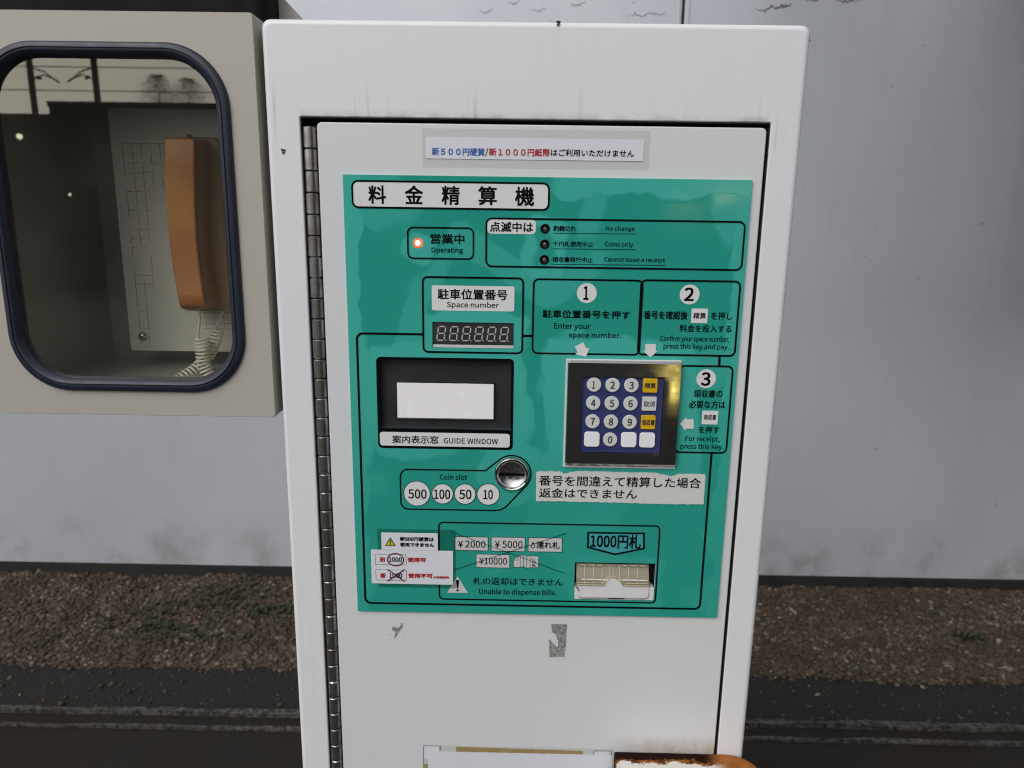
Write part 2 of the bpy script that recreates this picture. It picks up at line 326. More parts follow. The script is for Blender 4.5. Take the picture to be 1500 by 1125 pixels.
# ------------------------------------------------------------------ ground
def sheet(name, x0, y0, x1, y1, z, mat, nx=1, ny=1):
    V = [(x0 + (x1 - x0) * i / nx, y0 + (y1 - y0) * j / ny, z) for j in range(ny + 1) for i in range(nx + 1)]
    Fc = [(j * (nx + 1) + i, j * (nx + 1) + i + 1, (j + 1) * (nx + 1) + i + 1, (j + 1) * (nx + 1) + i) for j in range(ny) for i in range(nx)]
    return obj(name, (V, Fc), mat, smooth=False)
n = N('dark_asphalt'); f = n.noise(180, 6, 0.7); big = n.noise(1.6, 5); vo = n.new('ShaderNodeTexVoronoi'); vo.inputs['Scale'].default_value = 120; n.l.new(n.co(), vo.inputs[0])
c = n.mix(f, (0.010, 0.010, 0.0095), (0.038, 0.037, 0.035)); c = n.mix(n.math('MULTIPLY', n.ramp(big, 0.5, 0.7), 0.5), c, (0.028, 0.022, 0.015)); c = n.mix(n.ramp(n.noise(260, 2), 0.70, 0.76), c, (0.11, 0.105, 0.10))
c = n.mix(n.ramp(vo.outputs[0], 0.12, 0.05), c, (0.05, 0.05, 0.047))
M['asphalt'] = n.set(color=c, rough=0.85, spec=0.12); n.bump(n.math('ADD', f, vo.outputs[0]), 0.7, 0.006)
struct(sheet('ground', -150, -150, 150, 150, 0.0, M['asphalt']))
yW = G(750, 858).y                                # foot of the wall
yG = G(750, 984).y                                # where the gravel ends
n = N('gravel_soil'); f = n.noise(60, 8, 0.7); M['soil'] = n.set(color=n.mix(n.ramp(f, 0.3, 0.7), (0.028, 0.021, 0.014), (0.10, 0.072, 0.048)), rough=0.95); n.bump(f, 0.8, 0.01)
# gravel bed: uneven soil sheet
nx, ny = 260, 44; xa, xb = -5.0, 5.0
def bedz(x, y): return 0.004 + 0.016 * (mnoise.noise(Vector((x * 3.1, y * 3.1, 0))) * 0.5 + 0.5) + 0.010 * mnoise.noise(Vector((x * 17, y * 17, 3))) + 0.0 - 0.03 * max(0.0, 1 - (y - yG + 0.04) / 0.06)
V = []; 
for j in range(ny + 1):
    for i in range(nx + 1):
        x = xa + (xb - xa) * i / nx; y = yG - 0.04 + (yW + 0.1 - yG + 0.04) * j / ny; V.append((x, y, bedz(x, y)))
Fc = [(j * (nx + 1) + i, j * (nx + 1) + i + 1, (j + 1) * (nx + 1) + i + 1, (j + 1) * (nx + 1) + i) for j in range(ny) for i in range(nx)]
struct(obj('gravel_bed', (V, Fc), M['soil'], sharp=80))
# the pebbles: countless, one object
n = N('pebble_stone'); oi = n.new('ShaderNodeNewGeometry').outputs['Random Per Island']
cr = n.new('ShaderNodeValToRGB'); n.l.new(oi, cr.inputs[0]); e = cr.color_ramp.elements
cols = [(0.0, (0.03, 0.024, 0.018)), (0.25, (0.075, 0.052, 0.036)), (0.5, (0.13, 0.088, 0.058)), (0.7, (0.085, 0.074, 0.062)), (0.88, (0.21, 0.155, 0.105)), (1.0, (0.38, 0.33, 0.27))]
e[0].position, e[0].color = cols[0][0], (*cols[0][1], 1); e[1].position, e[1].color = cols[-1][0], (*cols[-1][1], 1)
for p_, c_ in cols[1:-1]:
    q = e.new(p_); q.color = (*c_, 1)
M['pebble'] = n.set(color=n.mix(n.math('MULTIPLY', n.ramp(n.noise(5, 5, 0.65), 0.42, 0.62), 0.7), n.mix(n.noise(150, 3), cr.outputs[0], (0.055, 0.042, 0.03)), (0.045, 0.035, 0.024)), rough=0.9, spec=0.2)
bm = bmesh.new(); bmesh.ops.create_icosphere(bm, subdivisions=1, radius=1.0); icoV = np.array([v.co[:] for v in bm.verts]); icoF = np.array([[v.index for v in f.verts] for f in bm.faces]); bm.free()
def pebbles(n_, x0, x1, y0, y1, smin, smax, lift, zf):
    xs = rng.uniform(x0, x1, n_); ys = rng.uniform(y0, y1, n_); s = smin + (smax - smin) * rng.random(n_) ** 3.5
    jit = 1 + 0.28 * rng.standard_normal((n_, len(icoV), 1)); Vv = icoV[None] * np.clip(jit, 0.55, 1.5)
    sc = np.stack([rng.uniform(0.8, 1.4, n_), rng.uniform(0.7, 1.1, n_), rng.uniform(0.45, 0.85, n_)], 1) * s[:, None]
    Vv = Vv * sc[:, None, :]; a = rng.uniform(0, 6.28, n_); ca, sa = np.cos(a)[:, None], np.sin(a)[:, None]
    X = Vv[:, :, 0] * ca - Vv[:, :, 1] * sa; Y = Vv[:, :, 0] * sa + Vv[:, :, 1] * ca
    Z = np.array([zf(x, y) for x, y in zip(xs, ys)])
    out = np.stack([X + xs[:, None], Y + ys[:, None], Vv[:, :, 2] + (Z + s * lift)[:, None]], 2).reshape(-1, 3)
    Fa = (icoF[None] + (np.arange(n_) * len(icoV))[:, None, None]).reshape(-1, 3); return out, Fa
A1, F1 = pebbles(80000, -2.4, 2.4, yG - 0.03, yW + 0.03, 0.0016, 0.0115, 0.15, bedz)
A2, F2 = pebbles(1500, -2.6, 2.6, yG - 0.30, yG, 0.002, 0.009, 0.3, lambda x, y: 0.0)
AV = np.concatenate([A1, A2]); AF = np.concatenate([F1, F2 + len(A1)])
me = bpy.data.meshes.new('gravel'); me.vertices.add(len(AV)); me.vertices.foreach_set('co', AV.ravel()); me.loops.add(len(AF) * 3); me.loops.foreach_set('vertex_index', AF.ravel().astype(np.int32))
me.polygons.add(len(AF)); me.polygons.foreach_set('loop_start', np.arange(0, len(AF) * 3, 3, dtype=np.int32)); me.polygons.foreach_set('loop_total', np.full(len(AF), 3, dtype=np.int32)); me.update(calc_edges=True); me.materials.append(M['pebble'])
o = bpy.data.objects.new('gravel', me); COL.objects.link(o); o['kind'] = 'stuff'; o['label'] = 'brown and grey gravel lying along the foot of the white wall'
# moss and small weeds among the gravel
n = N('weed_leaf'); M['weed'] = n.set(color=n.mix(n.noise(20, 3), (0.020, 0.032, 0.012), (0.05, 0.055, 0.026)), rough=0.8)
V, Fc = [], []
for (px, py, k, s) in ((250, 905, 50, 0.13), (340, 880, 55, 0.10), (385, 900, 40, 0.05), (290, 935, 26, 0.06), (235, 925, 30, 0.04), (160, 930, 14, 0.12), (1420, 940, 34, 0.025), (1370, 900, 10, 0.08)):
    g = G(px, py)
    for _ in range(k):
        x = g.x + random.gauss(0, s); y = min(yW - 0.02, g.y + random.gauss(0, s * 0.5)); z = bedz(x, y) + 0.006
        for _2 in range(5):
            a = random.uniform(0, 6.28); l = random.uniform(0.006, 0.022); w = l * 0.3; h = random.uniform(0.3, 1.0) * l
            i = len(V); V += [(x, y, z), (x + math.cos(a) * l * .5 - math.sin(a) * w, y + math.sin(a) * l * .5 + math.cos(a) * w, z + h * .8), (x + math.cos(a) * l, y + math.sin(a) * l, z + h), (x + math.cos(a) * l * .5 + math.sin(a) * w, y + math.sin(a) * l * .5 - math.cos(a) * w, z + h * .8)]; Fc.append((i, i + 1, i + 2, i + 3))
o = obj('weeds', (V, Fc), M['weed'], smooth=False); o['kind'] = 'stuff'; o['label'] = 'small green weeds and moss scattered in the gravel'
# shallow concrete drain channel in front of the asphalt strip
n = N('stained_concrete'); f = n.noise(50, 7, 0.7); g_ = n.noise(3, 4); M['drain'] = n.set(color=n.mix(n.ramp(g_, 0.4, 0.65), n.mix(f, (0.010, 0.009, 0.0075), (0.032, 0.029, 0.025)), (0.020, 0.016, 0.012)), rough=0.85, spec=0.12); n.bump(f, 0.6, 0.004)
n = N('worn_edge_concrete'); f = n.noise(60, 7, 0.75); M['edge'] = n.set(color=n.mix(n.ramp(f, 0.38, 0.62), (0.018, 0.016, 0.014), (0.10, 0.094, 0.085)), rough=0.9, spec=0.2); n.bump(f, 0.8, 0.004)
ya, yb = G(750, 1054).y, G(750, 1061).y; yc, yd = G(750, 1077).y, G(750, 1082).y
def prism_x(prof, x0=-6.0, x1=6.0, seg=60, wob=0.0):     # profile in (y, z) run along x
    V = []; m = len(prof)
    for i in range(seg + 1):
        x = x0 + (x1 - x0) * i / seg
        for j, (y, z) in enumerate(prof): V.append((x, y + wob * mnoise.noise(Vector((x * 9, j * 2.3, 0))), z + wob * mnoise.noise(Vector((x * 7, j * 3.3, 5)))))
    Fc = [(i * m + j, i * m + (j + 1) % m, (i + 1) * m + (j + 1) % m, (i + 1) * m + j) for i in range(seg) for j in range(m)]
    Fc += [tuple(range(m)), tuple(range(seg * m, seg * m + m))[::-1]]
    return fixn((V, Fc))
struct(obj('drain_channel', prism_x([(ya + 0.004, -0.02), (ya + 0.004, 0.006), (yd - 0.004, 0.006), (yd - 0.004, -0.02)], seg=120, wob=0.002), M['drain']))
struct(obj('kerb', prism_x([(ya, -0.02), (ya, 0.018), (yb, 0.022), (yb, -0.02)], seg=300, wob=0.006), M['edge'], sharp=50))
struct(obj('kerb', prism_x([(yc, -0.02), (yc, 0.013), (yd, 0.016), (yd, -0.02)], seg=300, wob=0.006), M['edge'], sharp=50))
struct(obj('pavement', prism_x([(yd, -0.02), (yd, 0.008), (-0.3, 0.008), (-0.3, -0.02)], seg=40), M['drain']))

# ------------------------------------------------------------------ the white sheet wall behind
yF = yW + 0.02
wall = thing('sheet_metal_wall', (0, yF, 0), 'smooth pale grey sheet metal wall standing behind the gravel strip', 'wall')
n = N('weathered_white_sheet'); a_ = n.noise(1.3, 5, 0.5, n.co((1.0, 1, 0.5))); v_ = n.noise(1.0, 5, 0.6, n.co((9, 1, 0.5)))
c = n.mix(n.ramp(a_, 0.3, 0.7), (0.51, 0.53, 0.575), (0.59, 0.61, 0.645)); c = n.mix(n.math('MULTIPLY', n.ramp(v_, 0.52, 0.80), 0.16), c, (0.34, 0.34, 0.34))
sep = n.new('ShaderNodeSeparateXYZ'); n.l.new(n.new('ShaderNodeNewGeometry').outputs['Position'], sep.inputs[0])
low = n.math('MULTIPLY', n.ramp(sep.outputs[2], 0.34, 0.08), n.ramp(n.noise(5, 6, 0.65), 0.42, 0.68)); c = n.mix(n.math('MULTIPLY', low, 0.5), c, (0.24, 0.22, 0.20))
sp = n.ramp(n.noise(34, 2), 0.735, 0.78); c = n.mix(n.math('MULTIPLY', sp, 0.4), c, (0.12, 0.11, 0.10))
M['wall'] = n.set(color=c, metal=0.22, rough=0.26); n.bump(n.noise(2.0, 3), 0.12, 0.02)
M['wall_base'] = plain('black_base_rail', (0.016, 0.016, 0.015), 0.7, var=0.3, vs=14)
zb = P(750, 836, yF).z
xs = P(1001, 20, yF).x
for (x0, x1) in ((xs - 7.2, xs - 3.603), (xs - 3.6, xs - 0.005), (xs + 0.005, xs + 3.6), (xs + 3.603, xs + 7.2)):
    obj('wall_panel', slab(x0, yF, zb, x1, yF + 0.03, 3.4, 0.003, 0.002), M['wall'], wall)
for dx in (-0.016, 0.016):
    obj('seam_strip', slab(xs + dx - 0.0045, yF - 0.004, zb, xs + dx + 0.0045, yF - 0.0005, 3.4, 0.001, 0.001), M['wall'], wall)
obj('seam_gap', cuboid(xs - 0.0045, yF + 0.012, zb, xs + 0.0045, yF + 0.02, 3.4), M['gapdark'], wall)
obj('base_rail', prism_x([(yF - 0.006, -0.02), (yF - 0.006, zb - 0.004), (yF + 0.05, zb - 0.004), (yF + 0.05, -0.02)], -7, 7, 220, 0.004), M['wall_base'], wall)
# dark cracks in the sheet's old paint near the top
M['crack'] = plain('paint_crack', (0.14, 0.14, 0.145), 0.8)
def crack(pts, w):
    y = yF - 0.0012; q = pp(pts, y); out = []
    for i in range(len(q) - 1):
        for k in range(6):
            t = k / 6; out.append((q[i][0] * (1 - t) + q[i + 1][0] * t + random.gauss(0, .0015), q[i][1] * (1 - t) + q[i + 1][1] * t + random.gauss(0, .0025)))
    out.append(q[-1]); ww = [w * (0.15 + abs(math.sin(3.0 * i / len(out) * 1.05)) * random.uniform(0.5, 1.0)) for i in range(len(out))]
    return path(out, ww, y)
cr = [crack(((1106, 13), (1120, 17), (1128, 11), (1133, 8)), 0.004), crack(((1128, 7), (1136, 13), (1148, 8), (1152, 10), (1160, 6)), 0.006), crack(((1178, -2), (1190, 1), (1200, -1)), 0.004), crack(((1224, -1), (1240, 2), (1255, -2), (1262, 0)), 0.006),
      crack(((918, 25), (930, 20), (940, 24), (952, 19), (965, 22), (976, 16)), 0.0022), crack(((836, 6), (845, 8), (858, 3)), 0.0022), crack(((700, 16), (712, 18), (722, 14)), 0.002), crack(((742, 2), (752, 5), (762, 0)), 0.002), crack(((776, 14), (790, 16), (800, 12)), 0.0016)]
obj('paint_crack', join(*cr), M['crack'], wall, smooth=False)

n = N('blocker_sheeting'); M['sheeting'] = n.set(color=n.mix(n.noise(3, 4), (0.010, 0.011, 0.018), (0.022, 0.023, 0.034)), rough=0.8)
ts = thing('shade_blocker', (1.9, 1.3, 0), 'dark sheeting on posts whose shade darkens the white wall\'s upper right', 'screen')
zs_ = 1.24; tn = math.tan(rad(36.5)); ya_, yb_ = .75, yF - .06  # sheet, posts and roof added out of view to shade the wall's upper right
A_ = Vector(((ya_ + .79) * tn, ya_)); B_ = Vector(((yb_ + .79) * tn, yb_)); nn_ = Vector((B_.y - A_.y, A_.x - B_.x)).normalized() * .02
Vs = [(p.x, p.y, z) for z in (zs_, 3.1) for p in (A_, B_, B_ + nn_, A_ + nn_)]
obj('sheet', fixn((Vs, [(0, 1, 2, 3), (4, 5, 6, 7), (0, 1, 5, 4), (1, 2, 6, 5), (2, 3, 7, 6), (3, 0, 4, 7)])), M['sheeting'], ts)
obj('blocker_roof', cuboid(1.35, .7, 3.102, 4.5, yF - .03, 3.13), M['sheeting'], ts)  # added overhead to deepen that shade
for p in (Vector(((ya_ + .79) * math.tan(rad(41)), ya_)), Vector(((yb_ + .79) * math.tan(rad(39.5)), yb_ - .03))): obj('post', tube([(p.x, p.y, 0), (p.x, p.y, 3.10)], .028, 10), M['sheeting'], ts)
# ------------------------------------------------------------------ what stands opposite (seen mirrored in the window and the glossy panel)
def mirror(px, py, dist, y0=0.0):               # point `dist` metres in front of the reflecting plane along the mirrored sight line
    d = ray(px, py); t = (y0 - CAM.y) / d.y; h = CAM + d * t; r = Vector((d.x, -d.y, d.z)); return h + r * (dist / abs(r.y))
DW = 15.0
zt_ = mirror(150, 157, DW).z
n = N('dark_concrete_wall'); M['opp'] = n.set(color=n.mix(n.noise(2, 5), (0.022, 0.021, 0.020), (0.05, 0.048, 0.044)), rough=0.85)
bw = thing('boundary_wall', (-9, -DW, 0), 'long dark boundary wall seen mirrored low in the phone box window', 'wall')
xw = mirror(70, 150, DW).x
obj('wall_section', cuboid(-45, -DW - 0.4, 0, xw, -DW, zt_ - 0.14), M['opp'], bw); obj('wall_section', cuboid(xw + 0.002, -DW - 0.4, 0, 6, -DW, zt_), M['opp'], bw)
obj('coping', cuboid(xw, -DW - 0.45, zt_ + 0.002, 6.05, -DW + 0.05, zt_ + 0.10), M['opp'], bw)
M['mast'] = plain('dark_mast_steel', (0.03, 0.03, 0.028), 0.6)
for i, (px, sgn) in enumerate(((47, 1), (141, -1))):
    D2 = DW + 6; p = mirror(px, 130, D2); lab = ('railway mast mirrored at the window\'s left edge, arm reaching inwards', 'railway mast mirrored left of the two tree tops in the window')[i]
    t = thing('railway_mast', (p.x, p.y, 0), lab, 'mast', 'overhead line masts mirrored in the window')
    obj('pole', tube([(p.x, p.y, 0), (p.x, p.y, 9)], 0.085, 10), M['mast'], t)
    zt2 = mirror(px, 98, D2).z; zb2 = mirror(px, 118, D2).z; L = 0.62 * sgn
    obj('cantilever_arm', join(tube([(p.x, p.y, zt2), (p.x + L * .6, p.y, zt2 - 0.12), (p.x + L * 1.25, p.y, zb2 - 0.05)], 0.022, 6), tube([(p.x, p.y, zb2), (p.x + L * .55, p.y, zt2 - 0.2), (p.x + L * 1.2, p.y, zt2 - 0.35)], 0.018, 6)), M['mast'], t)
    obj('insulator', tube([(p.x + L * .25, p.y, zb2 + .1), (p.x + L * .45, p.y, zt2 - .3)], 0.04, 8), M['mast'], t)
n = N('opposite_foliage'); M['leafy'] = n.set(color=n.mix(n.noise(3, 4), (0.03, 0.032, 0.022), (0.06, 0.055, 0.04)), rough=0.9)
for i, (px, pt, wd) in enumerate(((233, 115, 0.55), (277, 121, 0.62))):
    D2 = DW + 9; p = mirror(px, 150, D2); zt2 = mirror(px, pt, D2).z
    t = thing('bare_tree', (p.x, p.y, 0), ('left', 'right')[i] + ' of the two dark tree tops mirrored in the window', 'tree', 'trees mirrored in the window')
    obj('trunk', tube([(p.x, p.y, 0), (p.x + .1, p.y, zt2 * .5), (p.x, p.y, zt2 * .9)], [0.16, 0.11, 0.03], 8), M['mast'], t)
    V, Fc = [], []
    for _ in range(9000):
        u = random.random() ** 0.7; z = zt2 * (0.55 + 0.47 * u); rr = wd * 1.5 * math.sqrt(max(0, u * (1.02 - u))) * 1.7 * random.random() ** .6 * random.uniform(.6, 1.15); a = random.uniform(0, 6.28)
        x = p.x + rr * math.cos(a); y = p.y + rr * math.sin(a); s = random.uniform(.008, .028); k = len(V)
        dv = Vector((random.gauss(0, 1), random.gauss(0, 1), random.gauss(0, 1) + 1)).normalized() * s * 2; ev = Vector((random.gauss(0, 1), random.gauss(0, 1), 0)).normalized() * s * .5
        c0 = Vector((x, y, z)); V += [tuple(c0 - ev), tuple(c0 + ev), tuple(c0 + dv)]; Fc.append((k, k + 1, k + 2))
    obj('crown', (V, Fc), M['leafy'], t, smooth=False)
# overhead wires
obj_w = obj('overhead_wire', join(*[tube([(-40, -DW - 5.5 - .3 * k, z), (20, -DW - 5.5 - .3 * k, z)], 0.014, 5) for k, z in enumerate((zt_ + 1.1, zt_ + 1.75, zt_ + 2.6))]), M['mast'])
tag(obj_w, 'thin overhead railway wires mirrored in the upper window pane', 'wire')
# dark building on the right with lit windows
DB = 11.0; p0 = mirror(1000, 300, DB); xb0 = mirror(945, 300, DB).x
bld = thing('station_building', (xb0 + 6, -DB - 4, 0), 'dark building with yellow lit windows mirrored in the panel\'s top right', 'building')
n = N('dark_cladding'); M['clad'] = n.set(color=n.mix(n.noise(3, 4), (0.018, 0.019, 0.024), (0.035, 0.036, 0.045)), rough=0.6)
obj('low_wing', cuboid(xb0, -DB - 8, 0, 6.198, -DB, 2.45), M['clad'], bld); obj('wall', cuboid(6.2, -DB - 8, 0, 34, -DB + .3, 15), M['clad'], bld)
n = N('lit_window'); n2 = n.noise(1.6, 4); M['lit'] = n.set(color=(0.5, 0.45, 0.3), emit=(1.0, 0.80, 0.35), es=3.2); n.l.new(n.ramp(n2, 0.3, 0.7, 0.8, 5.0), n.b.inputs['Emission Strength'])
for (a, b) in (((1052, 268), (1090, 292)), ((972, 302), (990, 314)), ((994, 303), (1010, 314)), ((1013, 303), (1024, 314))):
    p, q = mirror(*a, DB - 0.03), mirror(*b, DB - 0.03)
    w = obj('window_frame', cuboid(p.x - .04, -DB + .001, q.z - .04, q.x + .04, -DB + .04, p.z + .04), M['clad'], bld); obj('pane', cuboid(p.x, -DB + .042, q.z, q.x, -DB + .05, p.z), M['lit'], w)
# low lit sign whose light lies on the keypad's steel edge
p, q = mirror(977, 536, 3.0), mirror(990, 588, 3.0)
n = N('yellow_sign_face'); nz_ = n.noise(9, 3); M['sign'] = n.set(color=(0.6, 0.5, 0.1), emit=(1.0, 0.80, 0.22), es=2.0); n.l.new(n.ramp(nz_, 0.35, 0.65, 0.5, 3.2), n.b.inputs['Emission Strength'])
sg = thing('lit_post_sign', ((p.x + q.x) / 2, p.y, 0), 'small yellow lit sign mirrored in the keypad\'s right steel edge', 'sign')
obj('sign_case', cuboid(p.x - .015, p.y - .05, q.z - .015, q.x + .015, p.y - .002, p.z + .015), M['mast'], sg); obj('sign_face', cuboid(p.x, p.y - .0018, q.z, q.x, p.y, p.z), M['sign'], sg)
obj('sign_post', tube([((p.x + q.x) / 2, p.y - .03, 0), ((p.x + q.x) / 2, p.y - .03, q.z - .016)], .02, 10), M['mast'], sg)
# two small far lamps mirrored in the phone box window
n = N('lamp_glow'); M['lampg'] = n.set(emit=(0.85, 1.0, 0.75), es=4.0, color=(0.8, 0.9, 0.7))
for i, (px, py, r_) in enumerate(((28, 200, 0.05), (102, 285, 0.026))):
    p = mirror(px, py, DW - 1.5); t = thing('yard_lamp', (p.x, p.y, 0), ('brighter upper', 'fainter lower')[i] + ' small greenish lamp mirrored at the left of the window', 'lamp', 'small lamps mirrored in the window')
    obj('post', tube([(p.x, p.y, 0), (p.x, p.y, p.z - r_ - .005)], 0.03, 8), M['mast'], t)
    bm = bmesh.new(); bmesh.ops.create_uvsphere(bm, u_segments=12, v_segments=8, radius=r_); bm.verts.index_update()
    obj('globe', ([tuple(Vector(v.co) + p) for v in bm.verts], [tuple(v.index for v in f.verts) for f in bm.faces]), M['lampg'], t); bm.free()

# ------------------------------------------------------------------ the payment machine
mc = thing('payment_machine', (0.01, 0.2, 0.0), 'white parking payment machine with a green control panel on its door', 'payment machine')
cx0, cx1 = P(398, 340).x, P(1161.8, 340).x; cz1 = P(780, 30.5).z
ox0, ox1 = P(439.5, 175).x, P(1126.5, 300).x; ox1 = P(1119.6, 300).x; oz1 = P(780, 175.5).z
B = 0.006; NN = 6
def crl(x0, z0, x1, z1, r, y): return rloop(x0, z0, x1, z1, r, y, NN)
L = [crl(ox0, 0.30, ox1, oz1, 0.0015, 0.022), crl(ox0, 0.30, ox1, oz1, 0.0015, 0.002), crl(ox0 - 0.0015, 0.2985, ox1 + 0.0015, oz1 + 0.0015, 0.003, 0.0)]
for t in (90, 60, 30, 0):
    i = B * (1 - math.cos(rad(t))); L.append(crl(cx0 + i, 0.03 + i, cx1 - i, cz1 - i, 0.009 - i * 0.6, B - B * math.sin(rad(t))))
L.append(crl(cx0, 0.03, cx1, cz1, 0.009, 0.45)); 
body = obj('cabinet', fixn(loft(L, False, True)), M['cabinet'], mc, sharp=60)
obj('recess_lining', cuboid(ox0 - 0.004, 0.0222, 0.296, ox1 + 0.004, 0.026, oz1 + 0.004), M['gapdark'], mc)
obj('door_seal', loft([crl(ox0 + .0001, 0.3001, ox1 - .0001, oz1 - .0001, .0014, .0018), crl(ox0 + .0006, 0.3006, ox1 - .0006, oz1 - .0006, .0014, .0018), crl(ox0 + .0006, .3006, ox1 - .0006, oz1 - .0006, .0014, .0215)]), M['gapdark'], mc)
obj('plinth', cuboid(cx0 + .02, 0.02, 0.009, cx1 - .02, .43, 0.03), M['gapdark'], mc)
# rust chips on the coating
def chip(pts, mat, y, name='rust_chip'): return obj(name, pflat(pts, y), mat, mc, smooth=False)
chip(((814, 31.5), (818, 30), (822, 31.5), (820, 35), (817, 34.5)), M['rust_dark'], -0.0004); chip(((815, 34.6), (820, 34.8), (819, 38.6), (816, 37.8)), M['rust_spot'], -0.0004)
chip(((411, 217.5), (415, 218.2), (419, 219.5), (418, 221.4), (412, 220.6)), M['rust_dark'], -0.0004); chip(((412.6, 221.2), (418, 221.8), (416, 226), (413.4, 225.6)), M['rust_spot'], -0.0004)
chip(((1186, 57.5), (1187.8, 58.4), (1187, 61), (1185.6, 60)), M['rust_dark'], -0.0004)

# door, with openings for what is set into it
YD, YP, YI = 0.0015, -0.0010, -0.00125            # door face, panel face, print
dx0, dz1 = P(463, 179).x, P(780, 182.5).z; dx1 = P(1115.0, 300).x
gw = box2((553.4, 525.8), (749, 630.6), YP); bs = box2((842.2, 823.6), (958, 880.6), YP); sd = box2((633.2, 471.5), (752.2, 511.3), YP)
kc = P(749.6, 694, YP)
leds = [(798.4, 334.9), (797.9, 357.6), (797.3, 380.3)]; ledc = [P(a, b, YP) for a, b in leds]; opc = P(612.2, 356, YP)
def holes(y, e=0.0):
    h = [rloop(*gw, 0.002, y, 3), rloop(*bs, 0.001, y, 3), rloop(*sd, 0.0005, y, 2), circ(opc.x, opc.z, 0.0052, y, 24), circ(kc.x, kc.z, 0.0172, y, 40)] + [circ(p.x, p.z, 0.0049, y, 20) for p in ledc]
    return h
door = obj('door', sheet_holes(rloop(dx0, 0.306, dx1, dz1, 0.005, 0, 5), holes(0), YD, 0.0205, 0.0014), M['door'], mc, smooth=False)
# glued green panel
pb = (P(502, 255, YP).x * .5 + P(524, 895, YP).x * .5, P(786, 900, YP).z, P(1104, 264, YP).x * .5 + P(1049, 906, YP).x * .5, P(803, 259.6, YP).z)
n = N('green_acrylic_panel'); sep = n.new('ShaderNodeSeparateXYZ'); wob = n.new('ShaderNodeTexNoise'); wob.inputs['Scale'].default_value = 22; wob.inputs['Detail'].default_value = 2; n.l.new(n.co(), wob.inputs['Vector'])
va = n.new('ShaderNodeVectorMath', operation='SUBTRACT'); n.l.new(wob.outputs['Color'], va.inputs[0]); va.inputs[1].default_value = (.5, .5, .5)
vb = n.new('ShaderNodeVectorMath', operation='SCALE'); n.l.new(va.outputs[0], vb.inputs[0]); vb.inputs['Scale'].default_value = 0.045
vc = n.new('ShaderNodeVectorMath', operation='ADD'); n.l.new(n.new('ShaderNodeNewGeometry').outputs['Position'], vc.inputs[0]); n.l.new(vb.outputs[0], vc.inputs[1]); n.l.new(vc.outputs[0], sep.inputs[0])
X, Z = sep.outputs[0], sep.outputs[2]
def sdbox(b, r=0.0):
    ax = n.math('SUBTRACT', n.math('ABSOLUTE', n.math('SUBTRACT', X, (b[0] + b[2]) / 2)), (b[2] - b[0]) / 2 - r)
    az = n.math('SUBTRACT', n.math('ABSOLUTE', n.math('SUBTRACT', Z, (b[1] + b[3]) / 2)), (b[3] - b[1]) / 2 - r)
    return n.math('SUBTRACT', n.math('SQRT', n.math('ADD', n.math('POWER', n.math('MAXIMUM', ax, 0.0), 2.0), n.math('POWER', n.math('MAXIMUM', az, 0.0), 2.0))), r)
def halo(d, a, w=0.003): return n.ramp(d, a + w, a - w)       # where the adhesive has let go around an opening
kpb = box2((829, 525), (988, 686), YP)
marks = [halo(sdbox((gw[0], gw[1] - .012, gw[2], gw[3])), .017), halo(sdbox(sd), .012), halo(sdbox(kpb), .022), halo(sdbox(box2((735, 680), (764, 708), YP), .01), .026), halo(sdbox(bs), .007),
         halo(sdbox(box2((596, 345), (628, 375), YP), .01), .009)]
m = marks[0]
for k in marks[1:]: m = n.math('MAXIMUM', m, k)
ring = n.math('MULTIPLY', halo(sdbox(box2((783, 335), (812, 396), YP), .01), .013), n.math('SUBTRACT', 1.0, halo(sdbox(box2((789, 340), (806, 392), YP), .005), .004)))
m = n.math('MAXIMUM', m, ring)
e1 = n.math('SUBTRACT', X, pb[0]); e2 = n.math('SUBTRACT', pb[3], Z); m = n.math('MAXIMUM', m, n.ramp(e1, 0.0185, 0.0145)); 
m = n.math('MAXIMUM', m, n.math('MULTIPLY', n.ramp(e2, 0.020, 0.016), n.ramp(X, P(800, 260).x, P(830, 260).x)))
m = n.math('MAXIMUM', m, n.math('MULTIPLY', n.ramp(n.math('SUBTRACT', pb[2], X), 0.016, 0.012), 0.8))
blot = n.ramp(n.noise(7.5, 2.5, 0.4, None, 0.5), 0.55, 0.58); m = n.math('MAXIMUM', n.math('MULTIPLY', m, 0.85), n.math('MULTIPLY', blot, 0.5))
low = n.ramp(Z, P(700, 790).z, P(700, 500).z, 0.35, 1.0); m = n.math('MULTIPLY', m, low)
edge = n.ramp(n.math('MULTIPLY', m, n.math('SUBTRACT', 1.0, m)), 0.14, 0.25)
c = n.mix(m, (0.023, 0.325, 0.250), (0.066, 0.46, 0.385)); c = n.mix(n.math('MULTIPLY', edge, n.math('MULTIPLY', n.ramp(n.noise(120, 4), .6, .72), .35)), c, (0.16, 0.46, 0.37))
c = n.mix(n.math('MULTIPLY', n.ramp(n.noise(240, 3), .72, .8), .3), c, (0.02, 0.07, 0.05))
n.bump(n.math('ADD', n.math('MULTIPLY', n.noise(7, 2), 1.0), n.math('MULTIPLY', m, 0.12)), 0.22, 0.006)
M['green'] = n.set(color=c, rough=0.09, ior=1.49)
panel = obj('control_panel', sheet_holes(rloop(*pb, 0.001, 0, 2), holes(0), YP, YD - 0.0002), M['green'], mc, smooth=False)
pr = panel
def text(name, items, mat, parent=None, y=YI, **k):      # items: (words, top left, bottom right[, weight])
    for i in items: o = obj(name, tgeo(i[0], i[1], i[2], y, *(i[3:] or ())), mat, parent or pr, smooth=False, **k)
    return o
y1, y2, y3 = YI, YI - 0.0002, YI - 0.0004
def fl(name, geo, mat, parent=None): return obj(name, geo, mat, parent or pr, smooth=False)
SW = 0.0020
